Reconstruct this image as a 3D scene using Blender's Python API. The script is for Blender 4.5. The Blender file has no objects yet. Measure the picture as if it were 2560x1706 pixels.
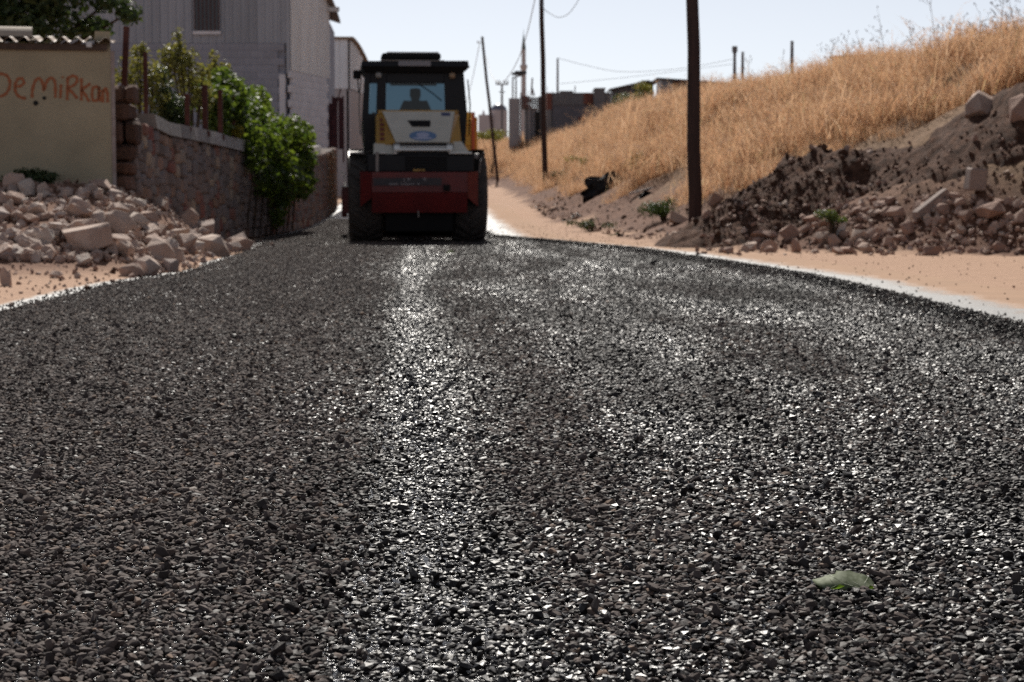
import bpy, bmesh, math, random
import numpy as np
from mathutils import Vector, Matrix, Euler, noise

random.seed(7)
rng = np.random.default_rng(7)
S = bpy.context.scene
COL = S.collection
R = math.radians

# ------------------------------------------------------------------ camera
F, CX, CY, CAMH, VH = 5000.0, 1280.0, 853.0, 0.85, 470.0      # photo is 2560 x 1706
PITCH = math.atan((CY - VH) / F)
cam_d = bpy.data.cameras.new('camera')
cam = bpy.data.objects.new('camera', cam_d)
COL.objects.link(cam)
cam.location = (0, 0, CAMH)
cam.rotation_euler = (math.pi / 2 - PITCH, 0, 0)
cam_d.sensor_width = 36.0
cam_d.lens = F / 2560 * 36.0
cam_d.clip_start = 0.05
cam_d.clip_end = 4000
cam_d.dof.use_dof = True
cam_d.dof.focus_distance = 4.9
cam_d.dof.aperture_fstop = 9.0
S.camera = cam

# ------------------------------------------------------------------ sky, sun, exposure
SUN_EL, SUN_AZ = R(42), R(-5)          # azimuth measured from +Y towards +X
W = bpy.data.worlds.new('World')
S.world = W
W.use_nodes = True
wn = W.node_tree.nodes
bg = wn['Background']
sky = wn.new('ShaderNodeTexSky')
sky.sky_type = 'NISHITA'
sky.sun_disc = False
sky.sun_elevation = SUN_EL
sky.sun_rotation = SUN_AZ
sky.altitude = 600
sky.air_density = 0.6
sky.dust_density = 0.8
sky.ozone_density = 3.0
pale = wn.new('ShaderNodeHueSaturation')               # thin milky summer haze over the whole sky
pale.inputs['Saturation'].default_value = 0.36
W.node_tree.links.new(sky.outputs['Color'], pale.inputs['Color'])
W.node_tree.links.new(pale.outputs['Color'], bg.inputs['Color'])
bg.inputs['Strength'].default_value = 0.08
sun_d = bpy.data.lights.new('sun', 'SUN')
sun_d.energy = 5.0
sun_d.angle = R(0.53)
sun_d.color = (1.0, 0.95, 0.87)
sun = bpy.data.objects.new('sun', sun_d)
COL.objects.link(sun)
sdir = Vector((math.sin(SUN_AZ) * math.cos(SUN_EL), math.cos(SUN_AZ) * math.cos(SUN_EL), math.sin(SUN_EL)))
sun.rotation_euler = sdir.to_track_quat('Z', 'Y').to_euler()
sun.location = (0, 0, 40)
S.view_settings.view_transform = 'Standard'
S.view_settings.look = 'None'
S.view_settings.exposure = 0.22
S.view_settings.gamma = 1.0
S.render.engine = 'CYCLES'
S.cycles.use_denoising = False
S.cycles.max_bounces = 6
S.cycles.transparent_max_bounces = 12
S.cycles.sample_clamp_indirect = 4.0
S.cycles.sample_clamp_direct = 12.0
S.cycles.caustics_reflective = False
S.cycles.caustics_refractive = False

# ------------------------------------------------------------------ photo pixel -> place
cp, sp = math.cos(PITCH), math.sin(PITCH)
def ray(u, v):
    a, b = (u - CX) / F, -(v - CY) / F
    return Vector((a, cp + b * sp, b * cp - sp))
def at(u, v, Y):
    d = ray(u, v)
    return Vector((0, 0, CAMH)) + d * (Y / d.y)
def interp(tab, y):
    if y <= tab[0][0]: return tab[0][1]
    for (a, va), (b, vb) in zip(tab, tab[1:]):
        if y <= b:
            t = (y - a) / (b - a)
            return va + (vb - va) * t
    return tab[-1][1]
def sstep(t):
    t = max(0.0, min(1.0, t))
    return t * t * (3 - 2 * t)
def fbm(x, y, z=0.0, o=4):
    return noise.fractal(Vector((x, y, z)), 0.9, 2.1, o)

XT = [(0, 9.5), (20, 9.5), (24, 8.6), (24.9, 6.6), (26, 4.8), (28, 2.85), (33.7, 1.9), (48, .85), (60, .5), (85, -.2), (110, -1.0), (130, -3.5), (160, -10), (200, -22), (400, -60)]
XC = [(0, 15), (24, 14), (28, 10.6), (35, 8.8), (45, 6.7), (55, 5.5), (75, 5.2), (100, 4.6), (120, 3), (140, 0), (170, -6), (200, -16), (400, -50)]
ZC = [(0, 3.2), (35, 3.2), (55, 3.15), (75, 3.8), (100, 3.7), (120, 3.6), (150, 4.0), (200, 4.5)]
def zroad(y):
    y = min(y, 150)
    if y < 34: return 0.0
    if y < 42: return .0125 * (y - 34) ** 2 / 16
    return .0125 * (y - 38)
def road_l(y):
    return interp([(0, -3.3), (13.8, -3.5), (17.6, -3.5), (20, -3.25), (24, -3.4), (28, -3.6), (34, -4.05), (42, -4.1), (56, -4.75), (90, -7), (120, -11)], y)
def road_r(y):
    return interp([(0, 3.3), (9, 3.2), (11.9, 3.05), (15, 2.98), (18.3, 2.86), (22, 2.42), (26.4, 1.82), (30, .95), (34.5, -.35), (48, -1.0), (60, -1.4), (90, -3.8), (120, -8)], y)
def bank_t(x, y):
    return (x - interp(XT, y)) / (interp(XC, y) - interp(XT, y))
def left_mound(x, y):
    if x > -3.0 or y < 15 or y > 36: return 0.0
    return .86 * sstep((y - 18.0) / 5.2) * sstep((road_l(y) - .1 - x) / 1.5) * (1 - sstep((y - 25.5) / 6.5))
def terr(x, y):
    zr = zroad(y)
    t = bank_t(x, y)
    z = zr
    if t > 0:
        zc = interp(ZC, y)
        s = sstep(min(t, 1)) * .55 + min(t, 1) * .45
        z = zr + (zc - zr) * s
        if t > 1: z += .03 * min(40, x - interp(XC, y))
        if y < 300:
            w = min(1, t * 4)
            z += w * (.22 * fbm(x * .55, y * .45, 3.3) + .10 * fbm(x * 1.9, y * 1.9, 8.1, 3))
    m = left_mound(x, y)
    if m > 0: z += m + .10 * min(1, m * 4) * fbm(x * 1.6, y * 1.6, 5.5, 3)
    elif y < 60 and x < road_l(y) - .3:
        z += .02 * fbm(x * 2, y * 2, 1.1, 2) * min(1, road_l(y) - .3 - x)
    return z
def hit(u, v, y0=6.0, y1=160.0):
    d = ray(u, v); o = Vector((0, 0, CAMH)); k = y0 / d.y; prev = k
    while k < y1 / d.y:
        p = o + d * k
        if p.z <= terr(p.x, p.y):
            lo, hi = prev, k
            for _ in range(14):
                m = (lo + hi) / 2; p = o + d * m
                if p.z <= terr(p.x, p.y): hi = m
                else: lo = m
            return o + d * hi
        prev = k; k += .12
    return at(u, v, 60)

# ------------------------------------------------------------------ object helpers
def tag(o, label=None, cat=None, group=None, kind=None):
    if label: o['label'] = label
    if cat: o['category'] = cat
    if group: o['group'] = group
    if kind: o['kind'] = kind
    return o
def empty(name, loc=(0, 0, 0), rz=0.0, label=None, cat=None, group=None):
    o = bpy.data.objects.new(name, None)
    o.empty_display_size = .2
    o.location = loc; o.rotation_euler = (0, 0, rz)
    COL.objects.link(o)
    return tag(o, label, cat, group)
def link_mesh(name, me, m=None, parent=None, loc=None, rot=None, scl=None):
    o = bpy.data.objects.new(name, me)
    if m is not None and len(me.materials) == 0: me.materials.append(m)
    if parent is not None: o.parent = parent
    if loc is not None: o.location = loc
    if rot is not None: o.rotation_euler = rot
    if scl is not None: o.scale = scl
    COL.objects.link(o)
    return o
class MB:
    def __init__(s): s.v = []; s.f = []
    def add(s, vs, fs):
        n = len(s.v); s.v += [tuple(p) for p in vs]; s.f += [tuple(i + n for i in f) for f in fs]; return s
    def box(s, x0, x1, y0, y1, z0, z1, c=0.0):
        if c <= 0:
            vs = [(x, y, z) for z in (z0, z1) for y in (y0, y1) for x in (x0, x1)]
            return s.add(vs, [(0, 2, 3, 1), (4, 5, 7, 6), (0, 1, 5, 4), (2, 6, 7, 3), (0, 4, 6, 2), (1, 3, 7, 5)])
        bm = bmesh.new()
        vs = [bm.verts.new((x, y, z)) for z in (z0, z1) for y in (y0, y1) for x in (x0, x1)]
        for f in [(0, 2, 3, 1), (4, 5, 7, 6), (0, 1, 5, 4), (2, 6, 7, 3), (0, 4, 6, 2), (1, 3, 7, 5)]: bm.faces.new([vs[i] for i in f])
        bmesh.ops.bevel(bm, geom=list(bm.edges), offset=c, segments=1, affect='EDGES')
        return s.bm(bm)
    def bm(s, bm, M=None):
        bm.verts.index_update()
        n = len(s.v)
        s.v += [tuple((M @ v.co) if M else v.co) for v in bm.verts]
        s.f += [tuple(v.index + n for v in f.verts) for f in bm.faces]
        bm.free(); return s
    def tube(s, pts, rad, n=8, cap=True):
        pts = [Vector(p) for p in pts]
        if not isinstance(rad, (list, tuple)): rad = [rad] * len(pts)
        rings = []
        for i, p in enumerate(pts):
            d = (pts[min(i + 1, len(pts) - 1)] - pts[max(i - 1, 0)]).normalized()
            a = d.orthogonal().normalized() if abs(d.z) < .95 else Vector((1, 0, 0)).cross(d).normalized()
            if abs(d.z) < .95: a = d.cross(Vector((0, 0, 1))).normalized()
            b = d.cross(a)
            rings.append([p + (a * math.cos(k * 2 * math.pi / n) + b * math.sin(k * 2 * math.pi / n)) * rad[i] for k in range(n)])
        vs = [q for r in rings for q in r]; fs = []
        for i in range(len(pts) - 1):
            for k in range(n):
                fs.append((i * n + k, i * n + (k + 1) % n, (i + 1) * n + (k + 1) % n, (i + 1) * n + k))
        if cap:
            fs.append(tuple(range(n - 1, -1, -1))); fs.append(tuple((len(pts) - 1) * n + k for k in range(n)))
        return s.add(vs, fs)
    def prism(s, poly, d0, d1, axis='y'):
        def P(a, b, d): return {'y': (a, d, b), 'x': (d, a, b), 'z': (a, b, d)}[axis]
        n = len(poly)
        vs = [P(a, b, d0) for a, b in poly] + [P(a, b, d1) for a, b in poly]
        fs = [tuple(range(n)), tuple(range(2 * n - 1, n - 1, -1))] + [(i, (i + 1) % n + 0, (i + 1) % n + n, i + n) for i in range(n)]
        return s.add(vs, fs)
    def lathe(s, prof, n=32, axis='x', c=(0, 0, 0)):
        vs = []; m = len(prof)
        for k in range(n):
            a = 2 * math.pi * k / n
            for (h, r) in prof:
                q = (h, r * math.cos(a), r * math.sin(a)) if axis == 'x' else (r * math.cos(a), r * math.sin(a), h)
                vs.append((q[0] + c[0], q[1] + c[1], q[2] + c[2]))
        fs = []
        for k in range(n):
            for i in range(m - 1):
                a, b = k * m + i, ((k + 1) % n) * m + i
                fs.append((a, a + 1, b + 1, b))
        return s.add(vs, fs)
    def mesh(s, name, fix=True):
        me = bpy.data.meshes.new(name)
        me.from_pydata(s.v, [], s.f); me.update()
        if fix:
            bm = bmesh.new(); bm.from_mesh(me); bmesh.ops.recalc_face_normals(bm, faces=bm.faces); bm.to_mesh(me); bm.free()
        return me
    def build(s, name, m, parent=None, smooth=False, loc=None, rot=None, fix=True):
        me = s.mesh(name, fix)
        if smooth:
            for p in me.polygons: p.use_smooth = True
        return link_mesh(name, me, m, parent, loc, rot)

# ------------------------------------------------------------------ materials
class NT:
    def __init__(s, name):
        s.m = bpy.data.materials.new(name); s.m.use_nodes = True
        s.t = s.m.node_tree; s.n = s.t.nodes; s.p = s.n['Principled BSDF']; s.out = s.n['Material Output']
    def node(s, typ, **kw):
        n = s.n.new(typ)
        for k, v in kw.items():
            if k.startswith('i_'): n.inputs[k[2:].replace('_', ' ')].default_value = v
            else: setattr(n, k, v)
        return n
    def lk(s, a, b): s.t.links.new(a, b)
    def val(s, sock, v):
        if hasattr(v, 'is_output') or isinstance(v, bpy.types.NodeSocket): s.lk(v, sock)
        else: sock.default_value = v
    def math(s, op, a, b=0.0, c=None, clamp=False):
        n = s.n.new('ShaderNodeMath'); n.operation = op; n.use_clamp = clamp
        s.val(n.inputs[0], a); s.val(n.inputs[1], b)
        if c is not None: s.val(n.inputs[2], c)
        return n.outputs[0]
    def ramp(s, fac, stops):
        n = s.n.new('ShaderNodeValToRGB'); e = n.color_ramp.elements
        while len(e) < len(stops): e.new(.5)
        for k, (p, c) in enumerate(stops):
            e[k].position = p; e[k].color = tuple(c) + (1,) if len(c) == 3 else c
        s.val(n.inputs[0], fac); return n.outputs[0]
    def mix(s, fac, a, b, mode='MIX'):
        n = s.n.new('ShaderNodeMix'); n.data_type = 'RGBA'; n.blend_type = mode
        def c(v): return tuple(v) + (1,) if isinstance(v, tuple) and len(v) == 3 else v
        s.val(n.inputs['Factor'], fac); s.val(n.inputs['A'], c(a)); s.val(n.inputs['B'], c(b))
        return n.outputs['Result']
    def noise(s, scale, detail=4, vec=None, rough=.6, out='Fac'):
        n = s.n.new('ShaderNodeTexNoise'); n.inputs['Scale'].default_value = scale
        n.inputs['Detail'].default_value = detail; n.inputs['Roughness'].default_value = rough
        if vec is not None: s.lk(vec, n.inputs['Vector'])
        return n.outputs[out]
    def pos(s, scale=None, obj=False):
        if obj: o = s.n.new('ShaderNodeTexCoord').outputs['Object']
        else: o = s.n.new('ShaderNodeNewGeometry').outputs['Position']
        if scale is None: return o
        m = s.n.new('ShaderNodeVectorMath'); m.operation = 'MULTIPLY'; s.lk(o, m.inputs[0]); m.inputs[1].default_value = scale
        return m.outputs[0]
    def rnd(s):
        a = s.n.new('ShaderNodeObjectInfo').outputs['Random']; b = s.n.new('ShaderNodeNewGeometry').outputs['Random Per Island']
        return s.math('FRACT', s.math('ADD', a, b))
    def bump(s, h, strength=.4, dist=.02):
        n = s.n.new('ShaderNodeBump'); n.inputs['Strength'].default_value = strength; n.inputs['Distance'].default_value = dist
        s.lk(h, n.inputs['Height']); s.lk(n.outputs[0], s.p.inputs['Normal'])
    def attr(s, name):
        n = s.n.new('ShaderNodeAttribute'); n.attribute_name = name; return n
    def set(s, col=None, rough=None, spec=None, metal=None, alpha=None):
        if col is not None: s.val(s.p.inputs['Base Color'], tuple(col) + (1,) if isinstance(col, tuple) and len(col) == 3 else col)
        if rough is not None: s.val(s.p.inputs['Roughness'], rough)
        if spec is not None: s.val(s.p.inputs['Specular IOR Level'], spec)
        if metal is not None: s.val(s.p.inputs['Metallic'], metal)
        return s
MATS = {}
def surf(name, c1, c2=None, rough=.7, scale=6.0, spec=.4, metal=0.0, bump=0.0, bs=None, stretch=(1, 1, 1), per=0.0, dist=.02):
    """painted / stained surface: two tones broken up by noise, optional per-piece tone and relief"""
    if name in MATS: return MATS[name]
    t = NT(name); c2 = c2 or tuple(x * .75 for x in c1)
    vec = t.pos(stretch, obj=True)
    f = t.noise(scale, 5, vec)
    col = t.ramp(f, [(.32, c1), (.68, c2)])
    if per > 0:
        k = t.math('MULTIPLY_ADD', t.rnd(), per * 2, 1 - per)
        hs = t.node('ShaderNodeHueSaturation'); t.lk(col, hs.inputs['Color']); t.lk(k, hs.inputs['Value']); col = hs.outputs[0]
    t.set(col, rough, spec, metal)
    if bump > 0: t.bump(t.noise(bs or scale * 4, 4, vec), bump, dist)
    MATS[name] = t.m; return t.m
def leafy(name, c1, c2, trans=.45, rough=.5):
    if name in MATS: return MATS[name]
    t = NT(name)
    r = t.rnd()
    col = t.ramp(r, [(0, c1), (1, c2)])
    t.set(col, rough, .4)
    tr = t.node('ShaderNodeBsdfTranslucent'); tc = t.mix(.5, col, (1, .9, .3), 'MULTIPLY')
    hs = t.node('ShaderNodeHueSaturation'); hs.inputs['Value'].default_value = 1.7; t.lk(tc, hs.inputs['Color']); t.lk(hs.outputs[0], tr.inputs['Color'])
    mx = t.node('ShaderNodeMixShader'); mx.inputs[0].default_value = trans
    t.lk(t.p.outputs[0], mx.inputs[1]); t.lk(tr.outputs[0], mx.inputs[2]); t.lk(mx.outputs[0], t.out.inputs['Surface'])
    MATS[name] = t.m; return t.m

# ================================================================== THE SETTING: ground, road
def axis(core, lo, hi):
    a = list(core); st = core[1] - core[0]
    while a[0] > lo: st *= 1.5; a.insert(0, a[0] - st)
    st = core[-1] - core[-2]
    while a[-1] < hi: st *= 1.5; a.append(a[-1] + st)
    return a
xs = axis(list(np.arange(-14, 15.01, .25)), -850, 850)
ys = axis(list(np.arange(8, 56, .25)) + list(np.arange(56, 200, .8)), -60, 900)
me = bpy.data.meshes.new('ground')
gv, bank, mound = [], [], []
for y in ys:
    for x in xs:
        gv.append((x, y, terr(x, y)))
        bank.append(max(-.5, min(2.0, bank_t(x, y))) + .12 * fbm(x * .8, y * .5, 2.0, 3))
        mound.append(left_mound(x, y))
nx = len(xs)
gf = [(j * nx + i, j * nx + i + 1, (j + 1) * nx + i + 1, (j + 1) * nx + i) for j in range(len(ys) - 1) for i in range(nx - 1)]
me.from_pydata(gv, [], gf); me.update()
for nm, arr in (('bank', bank), ('mound', mound)):
    a = me.attributes.new(nm, 'FLOAT', 'POINT'); a.data.foreach_set('value', np.array(arr, dtype=np.float32))
for p in me.polygons: p.use_smooth = True
t = NT('earth')
P = t.pos()
n1, n2, n3 = t.noise(.9, 5, P), t.noise(7, 5, P), t.noise(60, 3, P)
streak = t.noise(1.0, 5, t.pos((.5, 5.0, 1)))
sand = t.ramp(streak, [(.3, (.37, .235, .16)), (.5, (.43, .28, .195)), (.72, (.32, .195, .13))])
sand = t.mix(t.math('MULTIPLY', n2, .35), sand, (.30, .17, .105))
soil = t.ramp(n2, [(.3, (.075, .036, .023)), (.55, (.15, .075, .048)), (.75, (.22, .125, .085))])
straw = t.ramp(n2, [(.3, (.13, .075, .042)), (.7, (.23, .14, .08))])
clay = t.ramp(n2, [(.3, (.13, .065, .043)), (.6, (.20, .11, .074)), (.8, (.30, .19, .14))])
ba, mo = t.attr('bank').outputs['Fac'], t.attr('mound').outputs['Fac']
f_toe = t.math('MULTIPLY_ADD', ba, 14, .2, clamp=True)
f_straw = t.math('MULTIPLY_ADD', t.math('ADD', ba, t.math('MULTIPLY', n1, .3)), 6, -2.2, clamp=True)
col = t.mix(f_toe, sand, soil); col = t.mix(f_straw, col, straw)
col = t.mix(t.math('MULTIPLY', t.math('ADD', mo, t.math('MULTIPLY_ADD', n2, .12, -.06)), 9, clamp=True), col, clay)
t.set(col, .92, .15)
t.bump(t.math('ADD', n3, t.math('MULTIPLY', n2, 2.0)), .5, .025)
M_EARTH = t.m
ground = link_mesh('ground', me, M_EARTH)
tag(ground, 'orange sandy earth with the dry grass embankment rising on the right', 'ground', kind='structure')

# ---- road sheet: black bitumen binder under the chippings, bare and shiny along the edges
def wet_nodes(t):
    g = t.node('ShaderNodeSeparateXYZ'); t.lk(t.pos(), g.inputs[0])
    x, y = g.outputs['X'], g.outputs['Y']
    s = t.math('MULTIPLY_ADD', y, .05, x)
    cmb = t.node('ShaderNodeCombineXYZ'); t.lk(t.math('MULTIPLY', s, 1.3), cmb.inputs[0]); t.lk(t.math('MULTIPLY', y, .33), cmb.inputs[1])
    n = t.noise(1.0, 4, cmb.outputs[0], .55)
    base = t.math('MULTIPLY_ADD', t.math('MULTIPLY_ADD', s, 1.3, .75, clamp=True), .70, .08)
    g0 = t.math('MULTIPLY', s, 1 / .14); streak = t.math('POWER', 2.718, t.math('MULTIPLY', t.math('MULTIPLY', g0, g0), -1))
    g1 = t.math('MULTIPLY', t.math('SUBTRACT', s, .47), 1 / .2); dry = t.math('POWER', 2.718, t.math('MULTIPLY', t.math('MULTIPLY', g1, g1), -1))
    b = t.math('MULTIPLY_ADD', streak, .6, base)
    b = t.math('MULTIPLY_ADD', dry, -.34, b)
    k = t.math('MULTIPLY_ADD', t.math('SUBTRACT', n, .5), t.math('MULTIPLY_ADD', base, 2.6, .1), b)
    return k, s, y
rv, rf, redge, rn = [], [], [], 18
rys = list(np.arange(-4, 60, .25)) + list(np.arange(60, 121, 1.0))
for y in rys:
    L, Rr = road_l(y) - .14, road_r(y)
    L0 = road_l(y); cols = [L0 - .26, L0 - .12] + [L0 + (Rr - L0) * k / 11 for k in range(12)] + [Rr + e for e in (.12, .4, .75, 1.25)]
    for k, x in enumerate(cols):
        rv.append((x, y, zroad(y) + .004)); redge.append(max(0.0, x - Rr, (L0 - x) * 2.6))
rf = [(j * rn + i, j * rn + i + 1, (j + 1) * rn + i + 1, (j + 1) * rn + i) for j in range(len(rys) - 1) for i in range(rn - 1)]
me = bpy.data.meshes.new('road'); me.from_pydata(rv, [], rf); me.update()
a = me.attributes.new('edge', 'FLOAT', 'POINT'); a.data.foreach_set('value', np.array(redge, dtype=np.float32))
t = NT('bitumen binder')
P = t.pos()
nz = t.noise(90, 3, P); nl = t.noise(2.2, 5, P)
ed = t.attr('edge').outputs['Fac']
f = t.math('MULTIPLY_ADD', t.math('ADD', ed, t.math('ADD', t.math('MULTIPLY_ADD', nl, .7, -.35), t.math('MULTIPLY_ADD', t.noise(14, 4, P), .5, -.25))), 3.2, -1.35, clamp=True)   # sprayed film thins out over the sand
dust = t.math('MULTIPLY', t.math('GREATER_THAN', nz, t.math('MULTIPLY_ADD', f, -.55, .80)), 1.0)
col = t.mix(t.math('MAXIMUM', t.math('MULTIPLY', f, .9), dust), (.016, .015, .016), t.ramp(nl, [(.3, (.40, .255, .170)), (.7, (.33, .215, .145))]))
t.set(col, t.math('MULTIPLY_ADD', f, .40, t.math('MULTIPLY_ADD', t.math('MULTIPLY', ed, 12.0, clamp=True), .46, .12)), t.math('MULTIPLY_ADD', f, -.8, t.math('MULTIPLY_ADD', t.math('MULTIPLY', ed, 12.0, clamp=True), .65, .35)))
t.bump(t.math('ADD', t.noise(34, 2, P), t.math('MULTIPLY', nz, .35)), .9, .010)
M_BIND = t.m
bn_ = [n for n in t.n if n.bl_idname == 'ShaderNodeBump'][0]
t.lk(t.math('MULTIPLY_ADD', t.math('MULTIPLY', ed, 8.0, clamp=True), -.45, .8), bn_.inputs['Strength'])
road = link_mesh('road', me, M_BIND)
tag(road, 'freshly surfaced road of black chippings curving away to the left', 'road', kind='structure')

# ---- chippings
def hull(npts, sx, sy, sz, seed, jit=.35):
    r = random.Random(seed); bm = bmesh.new()
    for _ in range(npts):
        d = Vector((r.gauss(0, 1), r.gauss(0, 1), r.gauss(0, 1))).normalized() * (1 - jit * r.random())
        bm.verts.new((d.x * sx, d.y * sy, d.z * sz))
    res = bmesh.ops.convex_hull(bm, input=bm.verts)
    bmesh.ops.delete(bm, geom=list({g for g in res['geom_interior'] + res['geom_unused'] if isinstance(g, bmesh.types.BMVert)}), context='VERTS')
    return bm
t = NT('crushed chippings')
wet, s_, y_ = wet_nodes(t)
r1 = t.rnd(); r2 = t.math('FRACT', t.math('MULTIPLY', r1, 37.7)); r3 = t.math('FRACT', t.math('MULTIPLY', r1, 91.3))
fine = t.noise(420, 3, t.pos())
dry = t.ramp(r2, [(0, (.042, .033, .030)), (.3, (.100, .080, .073)), (.75, (.165, .134, .122)), (.93, (.21, .165, .142)), (.97, (.31, .21, .15)), (1, (.12, .12, .13))])
dry = t.mix(t.math('MULTIPLY', fine, .55), dry, (.05, .043, .042))
w = t.math('MULTIPLY_ADD', t.math('SUBTRACT', wet, r3), 3.5, .5, clamp=True)
col = t.mix(w, dry, t.mix(.18, (.006, .0055, .006), dry))
gs = t.math('MULTIPLY', s_, 1 / .11); g_streak = t.math('POWER', 2.718, t.math('MULTIPLY', t.math('MULTIPLY', gs, gs), -1))
cg = t.node('ShaderNodeCombineXYZ'); t.lk(t.math('MULTIPLY', s_, 1.7), cg.inputs[0]); t.lk(t.math('MULTIPLY_ADD', y_, .26, 7.3), cg.inputs[1])
lane = t.math('MULTIPLY_ADD', t.math('SUBTRACT', t.noise(1.0, 3, cg.outputs[0], .5), .5), 3.6, .45, clamp=True)     # how much tar has bled up in each lane
gloss = t.math('MULTIPLY_ADD', g_streak, .55, lane, clamp=True)
rough_w = t.math('MULTIPLY_ADD', gloss, -.22, .56)
rough = t.math('ADD', t.math('MULTIPLY', rough_w, w), t.math('MULTIPLY', t.math('SUBTRACT', 1.0, w), .80))
spec = t.math('ADD', t.math('MULTIPLY', t.math('MULTIPLY_ADD', gloss, .30, .12), w), t.math('MULTIPLY', t.math('SUBTRACT', 1.0, w), .10))
t.set(col, rough, spec)
t.bump(t.noise(300, 2, t.pos()), .30, .0020)
M_STONE = t.m
LIB = bpy.data.collections.new('chipping_library')           # never linked: only feeds the stuff below
stone_me = []
for k in range(9):
    b = MB(); b.bm(hull(15 + k % 4, 1.25 - .05 * (k % 3), .95 + .06 * (k % 4), .62 + .07 * (k % 3), 100 + k))
    m_ = b.mesh('stone'); m_.materials.append(M_STONE); stone_me.append(m_)
    o = bpy.data.objects.new('a_stone_%02d' % k, m_); LIB.objects.link(o)
NSTONE = len(stone_me)
def wetpy(x, y):
    s = x + .05 * y
    return math.exp(-(s / .16) ** 2)
pts, rots, scls, idxs = [], [], [], []
def chip(x, y, z, r, tilt, idx=None):
    pts.append((x, y, z)); scls.append((r, r, r * random.uniform(.75, 1.15)))
    rots.append((random.gauss(0, tilt), random.gauss(0, tilt), random.uniform(0, 6.283)))
    idxs.append(random.randrange(NSTONE) if idx is None else idx)
def field(x0, x1, y0, y1, sp, keep=None):
    ny = max(1, int((y1 - y0) / (sp * .9)))
    for j in range(ny):
        y = y0 + (j + .5) * (y1 - y0) / ny
        a, b = x0(y), x1(y); n = int((b - a) / sp)
        off = random.random()
        for i in range(n):
            x = a + (i + off) * sp + random.gauss(0, sp * .28); yy = y + random.gauss(0, sp * .28)
            if keep and not keep(x, yy): continue
            r = min(.0165, max(.0052, random.lognormvariate(-4.83, .31)))
            k = wetpy(x, yy)
            if k > .45 and random.random() < .36: continue
            z = .004 + r * (.42 - .40 * k) + max(0, random.gauss(.001, .0025))
            chip(x, yy, z + zroad(yy), r, .27)
            if random.random() < .035: chip(x + .006, yy, z + .009 + zroad(yy), r * 1.15, .9)
Y_IND = 13.5
def half(y): return math.ceil((.27 * (math.floor(y / .5) + 1) * .5 + .1) / .5) * .5
field(lambda y: max(-half(y), road_l(y)), lambda y: min(half(y), road_r(y)), 3.0, Y_IND, .0153)
order = sorted(range(len(pts)), key=lambda i: (pts[i][1] - 3.2) * (1 if abs(pts[i][0]) < .262 * pts[i][1] and pts[i][1] > 3.46 else 999))[:300]
near = set(order)
for i in order:
    link_mesh('stone', stone_me[idxs[i]], None, road, pts[i], rots[i], scls[i])
sel = [i for i in range(len(pts)) if i not in near]
pts, rots, scls, idxs = [[L[i] for i in sel] for L in (pts, rots, scls, idxs)]
# patches further away
CELL = .5
pb = []
for k in range(5):
    b = MB(); r = random.Random(900 + k); n = int(CELL / .0160)
    hb = [hull(11, 1.2, 1.0, .7, 300 + q) for q in range(8)]
    hv = [([v.co.copy() for v in h.verts], [[v.index for v in f.verts] for f in h.faces]) for h in hb if not h.verts.index_update()]
    for i in range(n):
        for j in range(n):
            rr = min(.017, max(.006, r.lognormvariate(-4.80, .30)))
            vs, fs = r.choice(hv)
            Mx = Matrix.Translation((-CELL / 2 + (i + .5) * CELL / n + r.gauss(0, .005), -CELL / 2 + (j + .5) * CELL / n + r.gauss(0, .005), .004 + rr * .4 + max(0, r.gauss(.001, .003)))) @ Euler((r.gauss(0, .27), r.gauss(0, .27), r.uniform(0, 6.28))).to_matrix().to_4x4() @ Matrix.Diagonal((rr, rr, rr, 1))
            b.add([Mx @ v for v in vs], fs)
    m_ = b.mesh('patch', fix=False); m_.materials.append(M_STONE)
    o = bpy.data.objects.new('b_patch_%02d' % k, m_); LIB.objects.link(o)
y = -2.0                                                    # the road goes on beside and behind the camera
while y < Y_IND - .01:
    for i in range(-7, 7):
        xc = (i + .5) * CELL
        if (y > 2.99 and abs(xc) < half(y + .1)) or xc - .2 < road_l(y) or xc + .3 > road_r(y): continue
        pts.append((xc, y + CELL / 2, 0)); rots.append((0, 0, random.randrange(4) * math.pi / 2)); scls.append((1, 1, 1)); idxs.append(NSTONE + random.randrange(5))
    y += CELL
y = Y_IND
fill = []
while y < 47:
    yc = y + CELL / 2
    L, Rr = max(road_l(y), road_l(y + CELL), -(.27 * yc + .4)), min(road_r(y), road_r(y + CELL))
    n = int((Rr - .35 - L) / CELL); x0 = L + .02
    for i in range(max(0, n)):
        pts.append((x0 + (i + .5) * CELL, yc, zroad(yc))); rots.append((0, 0, random.randrange(4) * math.pi / 2)); scls.append((1, 1, 1)); idxs.append(NSTONE + random.randrange(5))
    xe = x0 + max(0, n) * CELL
    if y < 36:
        field(lambda q: road_l(q), lambda q: x0, y, y + CELL, .0172)
        field(lambda q: xe, lambda q: road_r(q), y, y + CELL, .0172)
    y += CELL
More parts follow.
